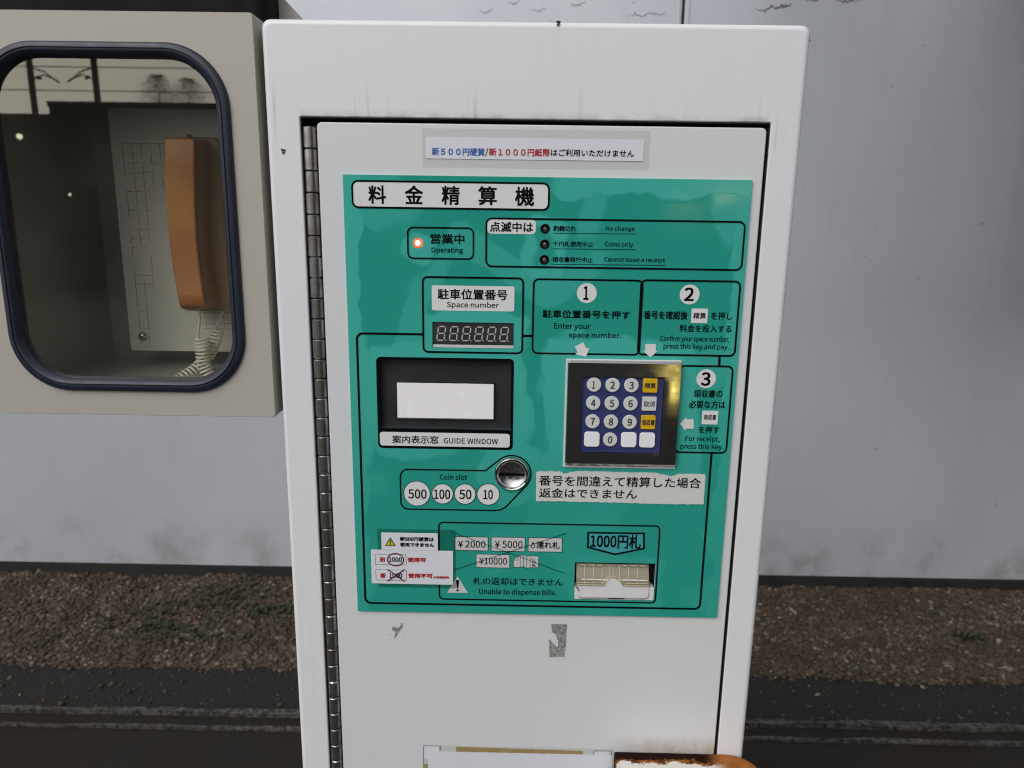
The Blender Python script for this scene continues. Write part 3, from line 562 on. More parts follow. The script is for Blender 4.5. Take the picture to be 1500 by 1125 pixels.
# headline
fl('title_plate', rfill((515.5, 264.8), (803.5, 307.5), .005, y1), M['white']); fl('title_border', rline((515.5, 264.8), (803.5, 307.5), .006, .0020, y2), M['black'])
text('title_lettering', [(ch, (a, b), (c_, d), .015) for ch, a, b, c_, d in (('料', 539, 271.3, 565.7, 298.8), ('金', 592.6, 271.4, 619.9, 299.2), ('精', 646.7, 272, 673.6, 300.4), ('算', 700.5, 272.6, 727.7, 300.8), ('機', 754.6, 273.4, 782.3, 302))], M['black'], y=y2)
# operating lamp
fl('border_line', rline((597, 333), (693.4, 379.6), .0055, .0017, y2), M['black'])
text('lettering', [('営業中', (630.2, 342), (680.4, 357.9), .014), ('Operating', (631.8, 362.0), (678.1, 372.5), .004)], M['black'])
def dome(c, r, h, y, n_=20): return fixn(loft([circ(c.x, c.z, r * math.cos(rad(t)), y - h * math.sin(rad(t)), n_) for t in (0, 25, 50, 75)] , False, True))
obj('status_light', fixn(loft([circ(opc.x, opc.z, .0046, .010, 24)] + [circ(opc.x, opc.z, .0046 * math.cos(rad(t)), -.0005 - .0022 * math.sin(rad(t)), 24) for t in (0, 25, 50, 75)], True, True)), M['led'], pr)
obj('light_core', dome(Vector((opc.x, 0, opc.z)), .0026, .0008, -.0026), M['led_core'], pr)
# status list
fl('border_line', rline((712.5, 319.8), (1086, 395.6), .006, .0019, y2), M['black'])
fl('label_plate', flat([p for p in rloop(*box2((714, 321.4), (784.8, 343.2), y1), .004, y1)]), M['white']); text('lettering', [('点滅中は', (717.6, 324.6), (780.8, 340.4), .012)], M['black'], y=y2)
for i, p in enumerate(ledc):
    obj('lamp_socket', fixn(loft([circ(p.x, p.z, .0050, -.0014, 24), circ(p.x, p.z, .0046, -.0017, 24), circ(p.x, p.z, .0032, .003, 24), circ(p.x, p.z, .0010, .0035, 24)], False, True)), M['bezel_black'], pr)
    obj('unlit_lamp', dome(Vector((p.x, 0, p.z)), .0022, .0022, .0028), M['led_off'], pr)
text('lettering', [('釣銭切れ', (810.7, 330.3), (844, 339.3), .006), ('No change', (887.5, 331.0), (929.5, 340.0))], M['black'])
text('lettering', [('千円札使用中止', (810.1, 353.2), (869.1, 361.9), .004), ('Coins only', (886.1, 353.7), (927.2, 363.3))], M['black'])
text('lettering', [('領収書発行中止', (809.3, 376), (868.3, 384.9), .004), ('Cannot issue a receipt', (885, 376.2), (974, 386.2))], M['black'])
for a, b, xx in ((810.4, 341.5, 932.5), (809.9, 364.4, 931.5), (808.8, 387, 974.9)): fl('underline', path(pp(((a, b), (xx, b + (xx - a) * .0105)), y1), .0006, y1), M['black'])
# space number
fl('border_line', rline((619, 405.6), (764.8, 517.6), .005, SW, y2), M['black'])
fl('label_plate', rfill((632.3, 417.8), (753.2, 456.4), .002, y1), M['white']); text('lettering', [('駐車位置番号', (641, 422.8), (743.2, 439.9), .012), ('Space number', (654.6, 441.6), (730.4, 453.2))], M['black'], y=y2)
ds = obj('space_display', slab(sd[0] + .0002, 0.0004, sd[1] + .0002, sd[2] - .0002, .012, sd[3] - .0002, .0004, .0002, 2), M['display_frame'], mc)
yd_ = 0.0001
fl('display_edge', flat(rloop(sd[0] + .0002, sd[1] + .0004, sd[2] - .0002, sd[1] + .0036, .0004, yd_)), M['grey_white'], ds)
def seg7(cx, cz, w, h, t, sh, y):               # one unlit seven-segment figure, slanted
    g = []; hw, hh = w / 2, h / 2
    def hx(x0, x1, z): return [(x0 + t / 2, z), (x0 + t, z + t / 2), (x1 - t, z + t / 2), (x1 - t / 2, z), (x1 - t, z - t / 2), (x0 + t, z - t / 2)]
    def vx(x, z0, z1): return [(x, z0 + t / 2), (x - t / 2, z0 + t), (x - t / 2, z1 - t), (x, z1 - t / 2), (x + t / 2, z1 - t), (x + t / 2, z0 + t)]
    for L_ in (hx(-hw, hw, hh), hx(-hw, hw, 0), hx(-hw, hw, -hh), vx(-hw, 0, hh), vx(hw, 0, hh), vx(-hw, -hh, 0), vx(hw, -hh, 0)): g.append(flat([(cx + a + b * sh, y, cz + b) for a, b in L_]))
    g.append(flat(circ(cx + hw + .0019 - hh * sh, cz - hh, .0007, y, 10))); return join(*g)
d1, d2 = P(646.3, 488.6, yd_), P(738.3, 490.1, yd_)
for i in range(6): fl('digit', seg7(d1.x + (d2.x - d1.x) * i / 5, (d1.z + d2.z) / 2 + .0002, .0077, .0148, .0013, .14, yd_), M['segment'], ds)
fl('display_dots', join(*[flat(circ(P(a, b, yd_).x, P(a, b, yd_).z, .0004, yd_, 8)) for a, b in ((658.5, 505.3), (676.6, 505.6), (695, 506), (713.4, 506.4), (731, 506.7))]), M['segment'], ds)
# big frame
q = pp(((619, 489.6), (523.4, 488.4), (534.6, 884), (1025.3, 891.2), (1042.2, 664)), y1)
x_l, x_r = (q[1][0] + q[2][0]) / 2, (q[3][0] + q[4][0]) / 2; zt0, zb0 = (q[0][1] + q[1][1]) / 2, (q[2][1] + q[3][1]) / 2; r_ = .0065
fl('frame_line', path([(q[0][0], zt0)] + arc(x_l + r_, zt0 - r_, r_, 90, 180) + arc(x_l + r_, zb0 + r_, r_, 180, 270) + arc(x_r - r_, zb0 + r_, r_, 270, 360) + [(x_r, q[4][1])], .0024, y1), M['black'])
fl('link_line', path(pp(((765.5, 492), (781, 492.2)), y1), .0026, y1), M['black']); fl('link_line', path(pp(((1054, 521.5), (1053.6, 536)), y1), .0026, y1), M['black'])
# step 1, 2, 3
s1 = ((782, 408.8), (936.2, 519.8)); s2 = ((939.6, 410.3), (1076, 521.4)); s3 = ((996.2, 535.8), (1063.6, 663.6))
for a, b in (s1, s2, s3): fl('border_line', rline(a, b, .0055, SW, y1 if a != s2[0] else y2), M['black'])
for c_, num, a, b in (((859.6, 429.3), '1', (855.2, 419), (861.8, 439.4)), ((1010.2, 431.4), '2', (1003.2, 421), (1016, 441)), ((1034.4, 554.8), '3', (1027.8, 545), (1040.2, 565.3))):
    fl('step_disc', cfill(c_, .0104, y1), M['white']); text('step_number', [(num, a, b, .02)], M['black'], y=y2)
text('lettering', [('駐車位置番号を押す', (794.9, 453.6), (923, 467.4), .012)], M['black']); text('lettering', [('Enter your', (811.4, 473.2), (864.7, 484.4), .004), ('space number.', (833.3, 486.3), (909.2, 497.4), .004)], M['black'])
C8 = lambda L_: [(780 + a / 4.839, 400 + b / 4.839) for a, b in L_]
R2 = lambda L_: [(810 + a / 5.357, 510 + b / 5.357) for a, b in L_]
fl('arrow_mark', pflat(C8([(300, 522), (358, 490), (383, 533), (405, 530), (378, 594), (302, 574), (322, 562)]), y2), M['white'])
fl('arrow_mark', pflat(C8([(800, 503), (876, 503), (874, 551), (888, 552), (836, 598), (784, 550), (799, 550)]), y3), M['white'])
fl('arrow_mark', pflat(R2([(1105, 558), (1103, 633), (1042, 631), (1040, 650), (997, 594), (1046, 540), (1046, 557)]), y3), M['white'])
text('lettering', [('番号を確認後', (943.3, 455), (1006.9, 468.4), .01), ('を押し', (1042, 456.6), (1072.4, 468.8), .006), ('料金を投入する', (996, 475.2), (1071, 487.4), .006)], M['black'])
text('lettering', [('Confirm your space number,', (967.6, 491.2), (1068.3, 503)), ('press this key and pay.', (972.2, 502.7), (1067.3, 514.2))], M['black'])
fl('key_symbol', rfill((1013.5, 451.8), (1035.8, 473.4), .0008, y1), M['white']); text('lettering', [('精算', (1016, 457.8), (1033.8, 467.3))], M['black'], y=y2)
text('lettering', [('領収書の', (1016.6, 570.6), (1058, 582.8), .006), ('必要な方は', (1009.8, 586.2), (1062.1, 598.8), .006), ('を押す', (1023.7, 624), (1053.6, 635.2), .006)], M['black'])
fl('key_symbol', rfill((1029, 601.4), (1051, 621.8), .0008, y1), M['white']); text('lettering', [('領収書', (1031.2, 607), (1048.8, 615.4))], M['black'], y=y2)
text('lettering', [('For receipt,', (1004.1, 638.3), (1054, 649.0)), ('press this key.', (997, 649.4), (1059.2, 660.4))], M['black'])
# guide window
fl('window_border', rline((552.6, 524.4), (749.2, 657.6), .0035, .0028, y1), M['black'])
fl('caption_surround', rfill((554.2, 626.6), (748.4, 657.4), .003, y1 - .00008), M['black']); fl('caption_plate', rfill((556.2, 632.4), (746.6, 655.6), .003, y2), M['white']); text('lettering', [('案内表示窓', (574.5, 637.4), (642.4, 650.4), .004), ('GUIDE WINDOW', (650, 641.4), (729.4, 650.9))], M['black'], y=y3)
g = box2((555, 527), (747, 631.5), .006)
gd = obj('guide_window', join(fixn(loft([rloop(gw[0] - .0005, gw[1] - .0005, gw[2] + .0005, gw[3] + .0005, .002, YP + .0004, 3), rloop(gw[0] + .001, gw[1] + .001, gw[2] - .001, gw[3] - .001, .0015, .0065, 3), rloop(gw[0] + .001, gw[1] + .001, gw[2] - .001, gw[3] - .001, .0015, .0072, 3)], False, True))), M['display_frame'], mc)
lc = box2((581.2, 560.4), (722.8, 614), .0040)
obj('screen_bezel', loft([rloop(lc[0] - .001, lc[1] - .001, lc[2] + .001, lc[3] + .001, .0005, .0070, 2), rloop(lc[0] - .0008, lc[1] - .0008, lc[2] + .0008, lc[3] + .0008, .0005, .0038, 2), rloop(*lc, .0003, .0042, 2)]), M['bezel_black'], gd)
obj('screen', slab(lc[0], .0042, lc[1], lc[2], .0068, lc[3], .0003, .0002, 2), M['lcd'], gd)
# coin entry
q = pp(((711.2, 689.3), (598, 689.3), (586.8, 701), (586.8, 733), (598, 746.2), (724.8, 747.4)), y1); ko = Vector((kc.x, kc.z)); ro = .0212
zt0 = (q[0][1] + q[1][1]) / 2 + .0006; zb0 = (q[4][1] + q[5][1]) / 2; xl = (q[2][0] + q[3][0]) / 2; rr = .0085
pts = [(q[0][0], zt0)] + arc(xl + rr, zt0 - rr, rr, 90, 180) + arc(xl + rr, zb0 + rr, rr, 180, 270)
a_end = -50; br = .021; cxb = q[5][0] - .001
pts += arc(cxb, zb0 + br, br, 270, 311, 8) + arc(ko.x, ko.y, ro, -46, 133, 30) + [(q[0][0], zt0)]
fl('coin_outline', path(pts, .0017, y1), M['black'])
text('lettering', [('Coin slot', (644, 694.2), (684.2, 703.2))], M['black'])
for c_, r_, s, a, b in (((610.7, 722.9), .0147, '500', (597.8, 716.4), (625, 730.8)), ((648.2, 723.4), .0118, '100', (635.5, 716.8), (659.5, 731.4)), ((681.1, 723.7), .0119, '50', (672.6, 717), (690.6, 731.4)), ((715.2, 724.2), .0126, '10', (708, 717.4), (721.9, 731.7))):
    fl('coin_disc', cfill(c_, r_, y1), M['white']); fl('coin_ring', cline(c_, r_, .0007, y2), M['black']); text('coin_value', [(s, a, b, .010)], M['black'], y=y2)
# coin slot: a dished steel disc in a raised ring, slit through its middle
R0 = .0182; prof = [(R0 + .0012, YP - .0002), (R0 + .0008, -.0036), (R0 - .0004, -.0046), (R0 - .0016, -.0040)]
obj('coin_slot_ring', loft([circ(kc.x, kc.z, r_, y_, 48) for r_, y_ in prof]), M['steel'], mc, sharp=50)
dish = [(R0 - .0016, -.0040)] + [((R0 - .0016) * math.cos(rad(t)), -.0040 + .0062 * math.sin(rad(t))) for t in (15, 30, 45, 60, 72, 82, 88)]
obj('coin_slot', loft([circ(kc.x, kc.z, r_, y_, 48) for r_, y_ in dish], False, True), M['satin'], mc, sharp=60)
a_, b_ = P(731.4, 692.6), P(767.4, 697.2); 
obj('coin_slit', slab(a_.x, -.0012, b_.z + .0002, b_.x, .0030, a_.z - .0002, .0007, .0003, 3), M['black'], mc)
# keypad
ko_ = box2((829, 525.2), (988.5, 686.8), YP); ks = box2((832, 527.4), (989.5, 681.6), -.007); kb = box2((853.6, 552.0), (966.3, 663.8), -.0062)
obj('keypad_flange', slab(ko_[0], -.0026, ko_[1], ko_[2], YP - .0001, ko_[3], .0012, .0008, 3), M['grey_white'], mc)
n_ = 4
L = [rloop(ko_[0] + .0022, ko_[1] + .0022, ko_[2] - .0022, ko_[3] - .0010, .002, -.0027, n_), rloop(ks[0], ks[1], ks[2], ks[3] - .0004, .002, -.0058, n_), rloop(ks[0] + .0006, ks[1] + .0006, ks[2] - .0006, ks[3] - .0026, .002, -.0080, n_),
     rloop(kb[0] - .002, kb[1] - .002, kb[2] + .0062, kb[3] + .002, .004, -.0080, n_), rloop(kb[0] - .0003, kb[1] - .0003, kb[2] + .0003, kb[3] + .0003, .0035, -.0079, n_), rloop(kb[0] - .0003, kb[1] - .0003, kb[2] + .0003, kb[3] + .0003, .0035, -.0040, n_)]
obj('keypad_bezel', loft(L), M['steel'], mc, sharp=4)
obj('keypad_plate', slab(kb[0], -.0060, kb[1], kb[2], -.0035, kb[3], .0033, .0003, 5), M['navy'], mc)
cols = [[(869.4, 564.1), (868.8, 590.6), (868.2, 617.9), (868, 643.8)], [(896.4, 564.3), (895.9, 591), (895.3, 617.9), (895, 644)], [(923.9, 564.3), (923.3, 591.4), (922.7, 618.3), (922.4, 644.8)], [(951.3, 564.5), (950.6, 591.2), (950.2, 618.6), (949.3, 644.8)]]
YK = -.0078
kx = [sum(P(*p, YK).x for p in c_) / 4 for c_ in cols]; kz = [sum(P(*cols[i][r_], YK).z for i in range(4)) / 4 for r_ in range(4)]
rk = .0077
def round_key(cx, cz): return fixn(loft([circ(cx, cz, rk, -.0059, 32), circ(cx, cz, rk, YK + .0003, 32), circ(cx, cz, rk - .0003, YK, 32)], False, True))
k0 = obj('round_key', round_key(kx[0], kz[0]), M['key_white'], mc); first = True
digs = ['147 ', '2580', '369 ']
for i in range(3):
    for r_ in range(4):
        ch = digs[i][r_]
        if ch == ' ':
            w = .0083; kk = obj('blank_key', slab(kx[i] - w, YK, kz[r_] - w, kx[i] + w, -.0059, kz[r_] + w, .0032, .0004, 5), M['key_blank'], mc); continue
        kk = k0 if first else dup(k0, mc, (kx[i], W[k0].y, kz[r_])); first = False
        cu_h = .0041; wdt = .0024 if ch != '1' else .0013
        g = tgeo(ch, (kx[i] - wdt - (.0006 if ch == '1' else 0), kz[r_] - cu_h), (kx[i] + wdt - (.0002 if ch == '1' else 0), kz[r_] + cu_h), None, .012)
        obj('key_number', ([(v[0], YK - .0002 + v[1], v[2]) for v in g[0]], g[1]), M['key_ink'], kk, smooth=False)
for r_, (s, mt, ink, pa) in enumerate((('精算', 'key_yellow', 'key_ink', (.0058, .0030)), ('取消', 'key_white', 'key_ink_grey', (.0060, .0032)), ('領収書', 'key_yellow', 'key_ink', (.0069, .0032)), ('', 'key_blank', '', 0))):
    w = .0077 if s else .0083; cx_, cz_ = kx[3], kz[r_]
    kk = obj('square_key' if s else 'blank_key', slab(cx_ - w, YK, cz_ - w, cx_ + w, -.0059, cz_ + w, .0012 if s else .0030, .0004, 4), M[mt], mc)
    if s:
        g = tgeo(s, (cx_ - pa[0], cz_ - pa[1]), (cx_ + pa[0], cz_ + pa[1]), None, .004); obj('key_lettering', ([(v[0], YK - .0002 + v[1], v[2]) for v in g[0]], g[1]), M[ink], kk, smooth=False)
# bank note section
fl('border_line', rline((642.8, 765), (959.8, 883.2), .005, .0018, y1), M['black'])
for a, b in (((666, 786), (714.8, 806.8)), ((719.6, 786.6), (768.8, 808)), ((774, 787.4), (823, 808.8)), ((697.4, 811.6), (746.4, 832))):
    fl('note_symbol', rfill(a, b, .0002, y1), M['grey_white']); fl('note_outline', rline(a, b, .0004, .0006, y2), M['black'])
text('lettering', [('¥', (671, 792.2), (678, 802.2), .004), ('2000', (681.5, 791.8), (711, 802.6)), ('¥', (725, 792.4), (732, 802.6), .004), ('5000', (735.5, 792), (765.4, 803.2)), ('濡れ札', (785.6, 792.8), (820, 804.2), .006), ('¥10000', (702, 816.4), (742.6, 827.4))], M['black'], y=y2)
dr = P(780.6, 799.6, y2)
fl('drop_symbol', path([(dr.x + .0019 * math.cos(rad(a)), dr.z - .0006 + .0021 * math.sin(rad(a))) for a in range(150, 391, 20)] + [(dr.x, dr.z + .0042), (dr.x + .0019 * math.cos(rad(150)), dr.z - .0006 + .00105)], .0010, y2), M['black'])
# folded and torn note symbol
b4 = lambda L_: [(530 + a / 5, 760 + b / 5) for a, b in L_]
fl('folded_note', join(*[pflat(b4(L_), y1) for L_ in ([(1110, 302), (1142, 270), (1160, 268), (1160, 355), (1110, 355)], [(1160, 268), (1185, 262), (1185, 348), (1160, 355)], [(1185, 262), (1208, 275), (1208, 362), (1185, 348)], [(1208, 275), (1232, 270), (1300, 275), (1292, 300), (1298, 318), (1290, 335), (1298, 357), (1232, 356), (1208, 362)])]), M['grey_white'])
fl('fold_line', join(*[path(pp(b4(L_), y2), .0005, y2) for L_ in ([(1110, 302), (1110, 355), (1160, 355), (1160, 270), (1142, 270), (1110, 302), (1142, 302), (1142, 270)], [(1160, 270), (1185, 262), (1208, 275), (1208, 362), (1185, 348), (1160, 355)], [(1185, 262), (1185, 348)], [(1208, 275), (1232, 270), (1232, 356), (1208, 362)], [(1232, 270), (1300, 275), (1292, 300), (1298, 318), (1290, 335), (1298, 357), (1232, 356)])]), M['black'])
text('lettering', [('し', (778.8, 817.4), (785, 821), .01), ('わ', (779, 821.6), (785.4, 825.2), .01), ('札', (779, 826), (785.8, 830.2), .01)], M['black'], y=y2)
fl('cross_line', path(pp(((660, 778.6), (827, 839.8)), y3), .0006, y3), M['black']); fl('cross_line', path(pp(((662, 835.8), (829.5, 781.2)), y3 - .0001), .0006, y3 - .0001), M['black'])
fl('warning_triangle', pflat([(670.2, 844), (655, 868.2), (685.2, 868.4)], y1), M['grey_white'])
fl('exclamation_mark', join(pflat([(667.8, 850.6), (668.6, 849.4), (671.6, 849.4), (672.6, 850.8), (671.2, 862.2), (669.2, 862.2)], y2), cfill((670.3, 864.8), .0014, y2)), M['black'])
text('lettering', [('札の返却はできません', (693, 845.4), (824.6, 858.6), .002), ('Unable to dispense bills.', (701.6, 862), (815.2, 874.2), .004)], M['black'])
sp_ = [(861.6, 780.2), (943.2, 781.4), (943.2, 803.4), (901, 812.0), (861.2, 801.6)]
fl('note_sign', pflat(sp_, y1), M['cyan']); q = pp(sp_, y2); fl('sign_border', path([((q[0][0] + q[1][0]) / 2, q[0][1])] + q[1:] + [q[0], ((q[0][0] + q[1][0]) / 2, q[0][1])], .0021, y2), M['black'])
text('lettering', [('1000円札', (865.4, 781.8), (938.4, 804.2), .014)], M['black'], y=y2)
# bank note slot: white tray below a yellowed ribbed flap
nx0, nz0, nx1, nz1 = bs
tray = obj('note_slot', fixn(loft([rloop(nx0 - .0003, nz0 - .0003, nx1 + .0003, nz1 + .0003, .001, YP + .0003, 3), rloop(nx0 + .0006, nz0 + .0006, nx1 - .0006, nz1 - .0004, .001, .0170, 3), rloop(nx0 + .002, nz0 + .002, nx1 - .002, nz1 - .002, .001, .0172, 3)], False, True)), M['gapdark'], mc)
zl = P(900, 859, 0).z
lipv = rloop(nx0 + .0004, nz0 + .0006, nx1 - .0004, zl + .001, .001, -.0004, 4)
obj('tray_lip', slab(nx0 + .0005, -.0008, nz0 + .0005, nx1 - .0005, .010, P(900, 860, 0).z, .0012, .0006, 3), M['white'], tray)
tl = box2((848.5, 850.5), (950, 876.5), -.0012)
obj('tray_tongue', slab(tl[0], -.0022, tl[1], tl[2], .010, tl[3] + .003, .004, .0010, 6), M['white'], tray)
fl('grime_line', join(path(pp(((846, 871), (848, 874.6), (852, 876.8), (900, 877.4), (942, 877.8), (947.6, 876.4), (950, 872)), -.00275), [.0002, .0005, .0005, .0005, .0005, .0004, .0002], -.00275), path(pp(((891, 876.6), (914, 876.9)), -.00285), .0010, -.00285)), M['gapdark'], tray)
fl('rust_stain', path(pp(((842.6, 857), (845.5, 861.5), (848, 864), (848.2, 869.5)), -.00275), [.0006, .0014, .0010, .0003], -.00275), M['rust_spot'], tray)
# flap: sheet bowed outwards, lower edge with the finger arch
fx0, fz1 = P(844.6, 828.5, .002).x, P(900, 828.5, .002).z; fx1 = P(950.8, 827, .002).x; fz0 = P(900, 858, -.003).z; fc = P(898.2, 858, -.003)
def fy(z): t_ = (z - fz0) / (fz1 - fz0); return -.0034 + .0085 * t_ ** 1.5
NXF, NZF = 48, 12; V = []; 
for j in range(NZF + 1):
    for i in range(NXF + 1):
        x = fx0 + (fx1 - fx0) * i / NXF; a = abs(x - fc.x) / .0096; zlow = fz0 + (.0072 * math.sqrt(max(0, 1 - a * a)) if a < 1 else 0) + (0.0006 if a < 1 else 0); z = zlow + (fz1 - zlow) * j / NZF
        V.append((x, fy(z), z))
Fc = [(j * (NXF + 1) + i, j * (NXF + 1) + i + 1, (j + 1) * (NXF + 1) + i + 1, (j + 1) * (NXF + 1) + i) for j in range(NZF) for i in range(NXF)]
k = len(V); V2 = V + [(x, y + .0012, z) for x, y, z in V]; F2_ = Fc + [tuple(i + k for i in f)[::-1] for f in Fc]
flap = obj('note_flap', fixn((V2, F2_)), M['shutter'], tray, sharp=60)
for t_ in (.115, .235, .355, .46, .51, .60, .72, .845):
    x = fx0 + (fx1 - fx0) * t_; a = abs(x - fc.x) / .0096; z0_ = fz0 + (.0078 * math.sqrt(max(0, 1 - a * a)) if a < 1 else 0) + .0004
    obj('flap_rib', tube([(x, fy(z0_ + (fz1 - z0_) * s) - .0002, z0_ + (fz1 - z0_) * s) for s in (0, .25, .5, .75, 1)], .00055, 6), M['shutter_rib'], flap)
for dz in (.0008, .0032):
    L_ = [(fx0 + .001, 0, fz0 + dz), (fc.x - .0100 - dz, 0, fz0 + dz)] + [(fc.x + (.0096 + dz) * math.cos(rad(a)), 0, fz0 + (.0075 + dz) * math.sin(rad(a))) for a in range(170, 9, -16)] + [(fc.x + .0100 + dz, 0, fz0 + dz), (fx1 - .001, 0, fz0 + dz)]
    obj('flap_rib', tube([(x, fy(z) - .0003, z) for x, _, z in L_], .00055, 6), M['shutter_rib'], flap)
obj('flap_hinge', join(*[tube([(fx0 + (fx1 - fx0) * a, .0016, fz1 + .0004), (fx0 + (fx1 - fx0) * b, .0016, fz1 + .0004)], .0009, 8) for a, b in ((.04, .14), (.16, .26), (.28, .36), (.62, .70), (.73, .84), (.86, .96))]), M['shutter_rib'], flap)

# stickers
nt = obj('notice_film', rfill((618, 187.6), (950.4, 249.6), .0006, YD - .0003), M['film'], mc, smooth=False, label='clear film over the small blue, red and black notice')
na = obj('paper_notice', rfill((623.6, 200.2), (942, 236.4), .0002, YD - .0006), M['paper'], mc, smooth=False)
YN = YD - .0009
text('blue_lettering', [('新５００円硬貨', (632.4, 216.0), (709.9, 228.4), .012)], M['blue_ink'], na, YN); text('red_lettering', [('新１０００円紙幣', (716.4, 216.6), (805.2, 229.4), .012)], M['red_ink'], na, YN)
text('black_lettering', [('/', (710.5, 216.6), (715.4, 229)), ('はご利用いただけません', (806.9, 218.2), (928.8, 230.2), .004)], M['black'], na, YN)
fl('glare_speckle', join(*[flat(circ(P(random.gauss(897, 16), random.uniform(203, 232), YN).x, P(0, random.uniform(203, 231), YN).z, random.uniform(.0002, .0007), YN - .00005 * k, 5)) for k in range(1)]), M['key_blank'], na)
c7 = lambda L_: [(540 + a / 11.477, 770 + b / 11.477) for a, b in L_]
fl('sticker_film', rfill((552.5, 774.5), (668, 862), .001, y1 - .00005), M['film_dark'])
ys1, ys2, ys3, ys4 = y3 - .0002, y3 - .0004, y3 - .0006, y3 - .0008
s5 = obj('coin_sticker', slab(*[box2((558.4, 780.2), (641.4, 806.6), ys1)[0], ys1][:1], ys1, box2((558.4, 780.2), (641.4, 806.6), ys1)[1], box2((558.4, 780.2), (641.4, 806.6), ys1)[2], y1 - .0001, box2((558.4, 780.2), (641.4, 806.6), ys1)[3], .0003, .0001, 2), M['paper'], mc)
tri = pp(c7([(363, 196), (270, 343), (460, 343)]), ys2); cxm = sum(a for a, b in tri) / 3; czm = sum(b for a, b in tri) / 3
fl('warning_border', flat([(a, ys2, b) for a, b in tri]), M['black'], s5); fl('warning_face', flat([(cxm + (a - cxm) * .76, ys3, czm + (b - czm) * .76) for a, b in tri]), M['yellow_ink'], s5)
fl('exclamation_mark', join(pflat(c7([(352, 245), (374, 245), (368, 305), (358, 305)]), ys4), pflat(c7([(356, 312), (370, 312), (370, 325), (356, 325)]), ys4)), M['black'], s5)
text('lettering', [('新500円硬貨は', (585.7, 786.2), (635.6, 793.4), .03), ('使用できません', (585.7, 794.6), (636, 801.6), .03)], M['black'], s5, ys2)
bb = box2((543.2, 805.4), (663.8, 856.6), ys2); s1k = obj('note_sticker', slab(bb[0], ys2 - .0001, bb[1], bb[2], y1 - .0001, bb[3], .0003, .0001, 2), M['paper'], mc)
za, zb_, zc = ys2 - .0003, ys2 - .0005, ys2 - .0007
fl('note_outline', join(rline((549.4, 811.6), (595, 827.6), .0003, .0005, za), rline((550.4, 834.4), (595.6, 850.4), .0003, .0005, za)), M['thin_grey'], s1k)
text('red_lettering', [('旧', (556.8, 816.2), (563.8, 823.2), .045), ('使用可', (596.8, 816.4), (624.2, 823.8), .045), ('新', (557, 839.2), (565.3, 846.8), .045), ('使用不可', (597.7, 839.6), (634, 847.2), .045), ('※高額紙幣', (635, 843.8), (657.8, 847.8), .03)], M['red_ink'], s1k, za)
text('lettering', [('1000', (569.5, 816), (588.8, 823.4), .012), ('1000', (570, 839.4), (589.2, 846.8), .012)], M['black'], s1k, zb_)
p = P(579.3, 819.8, zc); fl('red_ring', loft([circ(p.x, p.z, .0091 - .0007, zc, 36, .0075 - .0007), circ(p.x, p.z, .0091 + .0007, zc, 36, .0075 + .0007)]), M['dark_red'], s1k)
fl('red_cross', join(path(pp(((567.4, 834), (592.7, 851.9)), zc), .0014, zc), path(pp(((592.7, 834.2), (567.6, 851.6)), zc - .0001), .0014, zc - .0001)), M['dark_red'], s1k)
# torn-edged white label
t3 = lambda a, b: (770 + a / 5.172, 660 + b / 5.172)
edge_pts = [t3(78, 160), t3(170, 156), t3(265, 160), t3(288, 176), t3(340, 164), t3(392, 154), t3(520, 156), t3(640, 161), t3(800, 164), t3(978, 168), t3(1040, 182), t3(1108, 196), t3(1142, 180), t3(1250, 176), t3(1363, 180), t3(1357, 290), t3(1348, 408), t3(1000, 404), t3(760, 398), t3(400, 388), t3(78, 383), t3(80, 270)]
q = pp(edge_pts, y3); out = []
for i in range(len(q)):
    a, b = Vector(q[i]), Vector(q[(i + 1) % len(q)]); k = max(2, int((b - a).length / .0016))
    for j in range(k):
        v = a.lerp(b, j / k); out.append((v.x + random.gauss(0, .00022), y3, v.y + random.gauss(0, .00026)))
tg = tess(out)
n = N('crinkled_label'); cr_ = n.ramp(n.noise(1.0, 2, 0.5, n.co((110, 1, 2))), 0.66, 0.70); M['label'] = n.set(color=n.mix(n.math('MULTIPLY', cr_, 0.35), (0.66, 0.66, 0.63), (0.40, 0.40, 0.38)), rough=0.5)
tl_ = obj('torn_label', tg, M['label'], mc, smooth=False, label='white label with torn edges under the keypad')
text('lettering', [('番号を間違えて精算した場合', (789.9, 696.2), (1026.2, 715.4), .004), ('返金はできません', (789.9, 714.6), (932.8, 731), .004)], M['black'], tl_, y3 - .0002)

# stripped paint marks and the papers at the bottom
c6 = lambda L_: [(400 + a / 3, 880 + b / 3) for a, b in L_]
YM = YD - .00025
def rough_poly(pts, y, s=.0004, st=.0012):
    q = pp(pts, y); out = []
    for i in range(len(q)):
        a, b = Vector(q[i]), Vector(q[(i + 1) % len(q)]); k = max(1, int((b - a).length / st))
        for j in range(k): v = a.lerp(b, j / k); out.append((v.x + random.gauss(0, s), y, v.y + random.gauss(0, s)))
    return tess(out)
fl('stripped_paint', rough_poly(c6([(1222, 103), (1292, 103), (1288, 180), (1280, 248), (1213, 247), (1213, 168), (1250, 205), (1254, 178), (1240, 145), (1226, 138)]), YM, .0002), M['worn'], mc)
fl('stripped_paint', rough_poly(c6([(528, 110), (545, 122), (560, 112), (563, 98), (570, 100), (570, 118), (558, 130), (545, 150), (532, 168), (537, 140), (524, 125)]), YM, .0003), M['worn'], mc)
fl('paint_nick', join(*[pflat([(a - .5, b), (a + .3, b - .8), (a + .7, b + .2), (a, b + .6)], YM) for a, b in ((591, 928), (569, 937), (576, 979), (662, 989), (725, 918), (572, 930), (805, 920), (642, 1035))]), M['gapdark'], mc)
sl = obj('paper_sleeve', rfill((620.2, 1091.6), (896, 1180), .001, YM), M['film'], mc, smooth=False, label='clear sleeve with yellowed glue along its top edge')
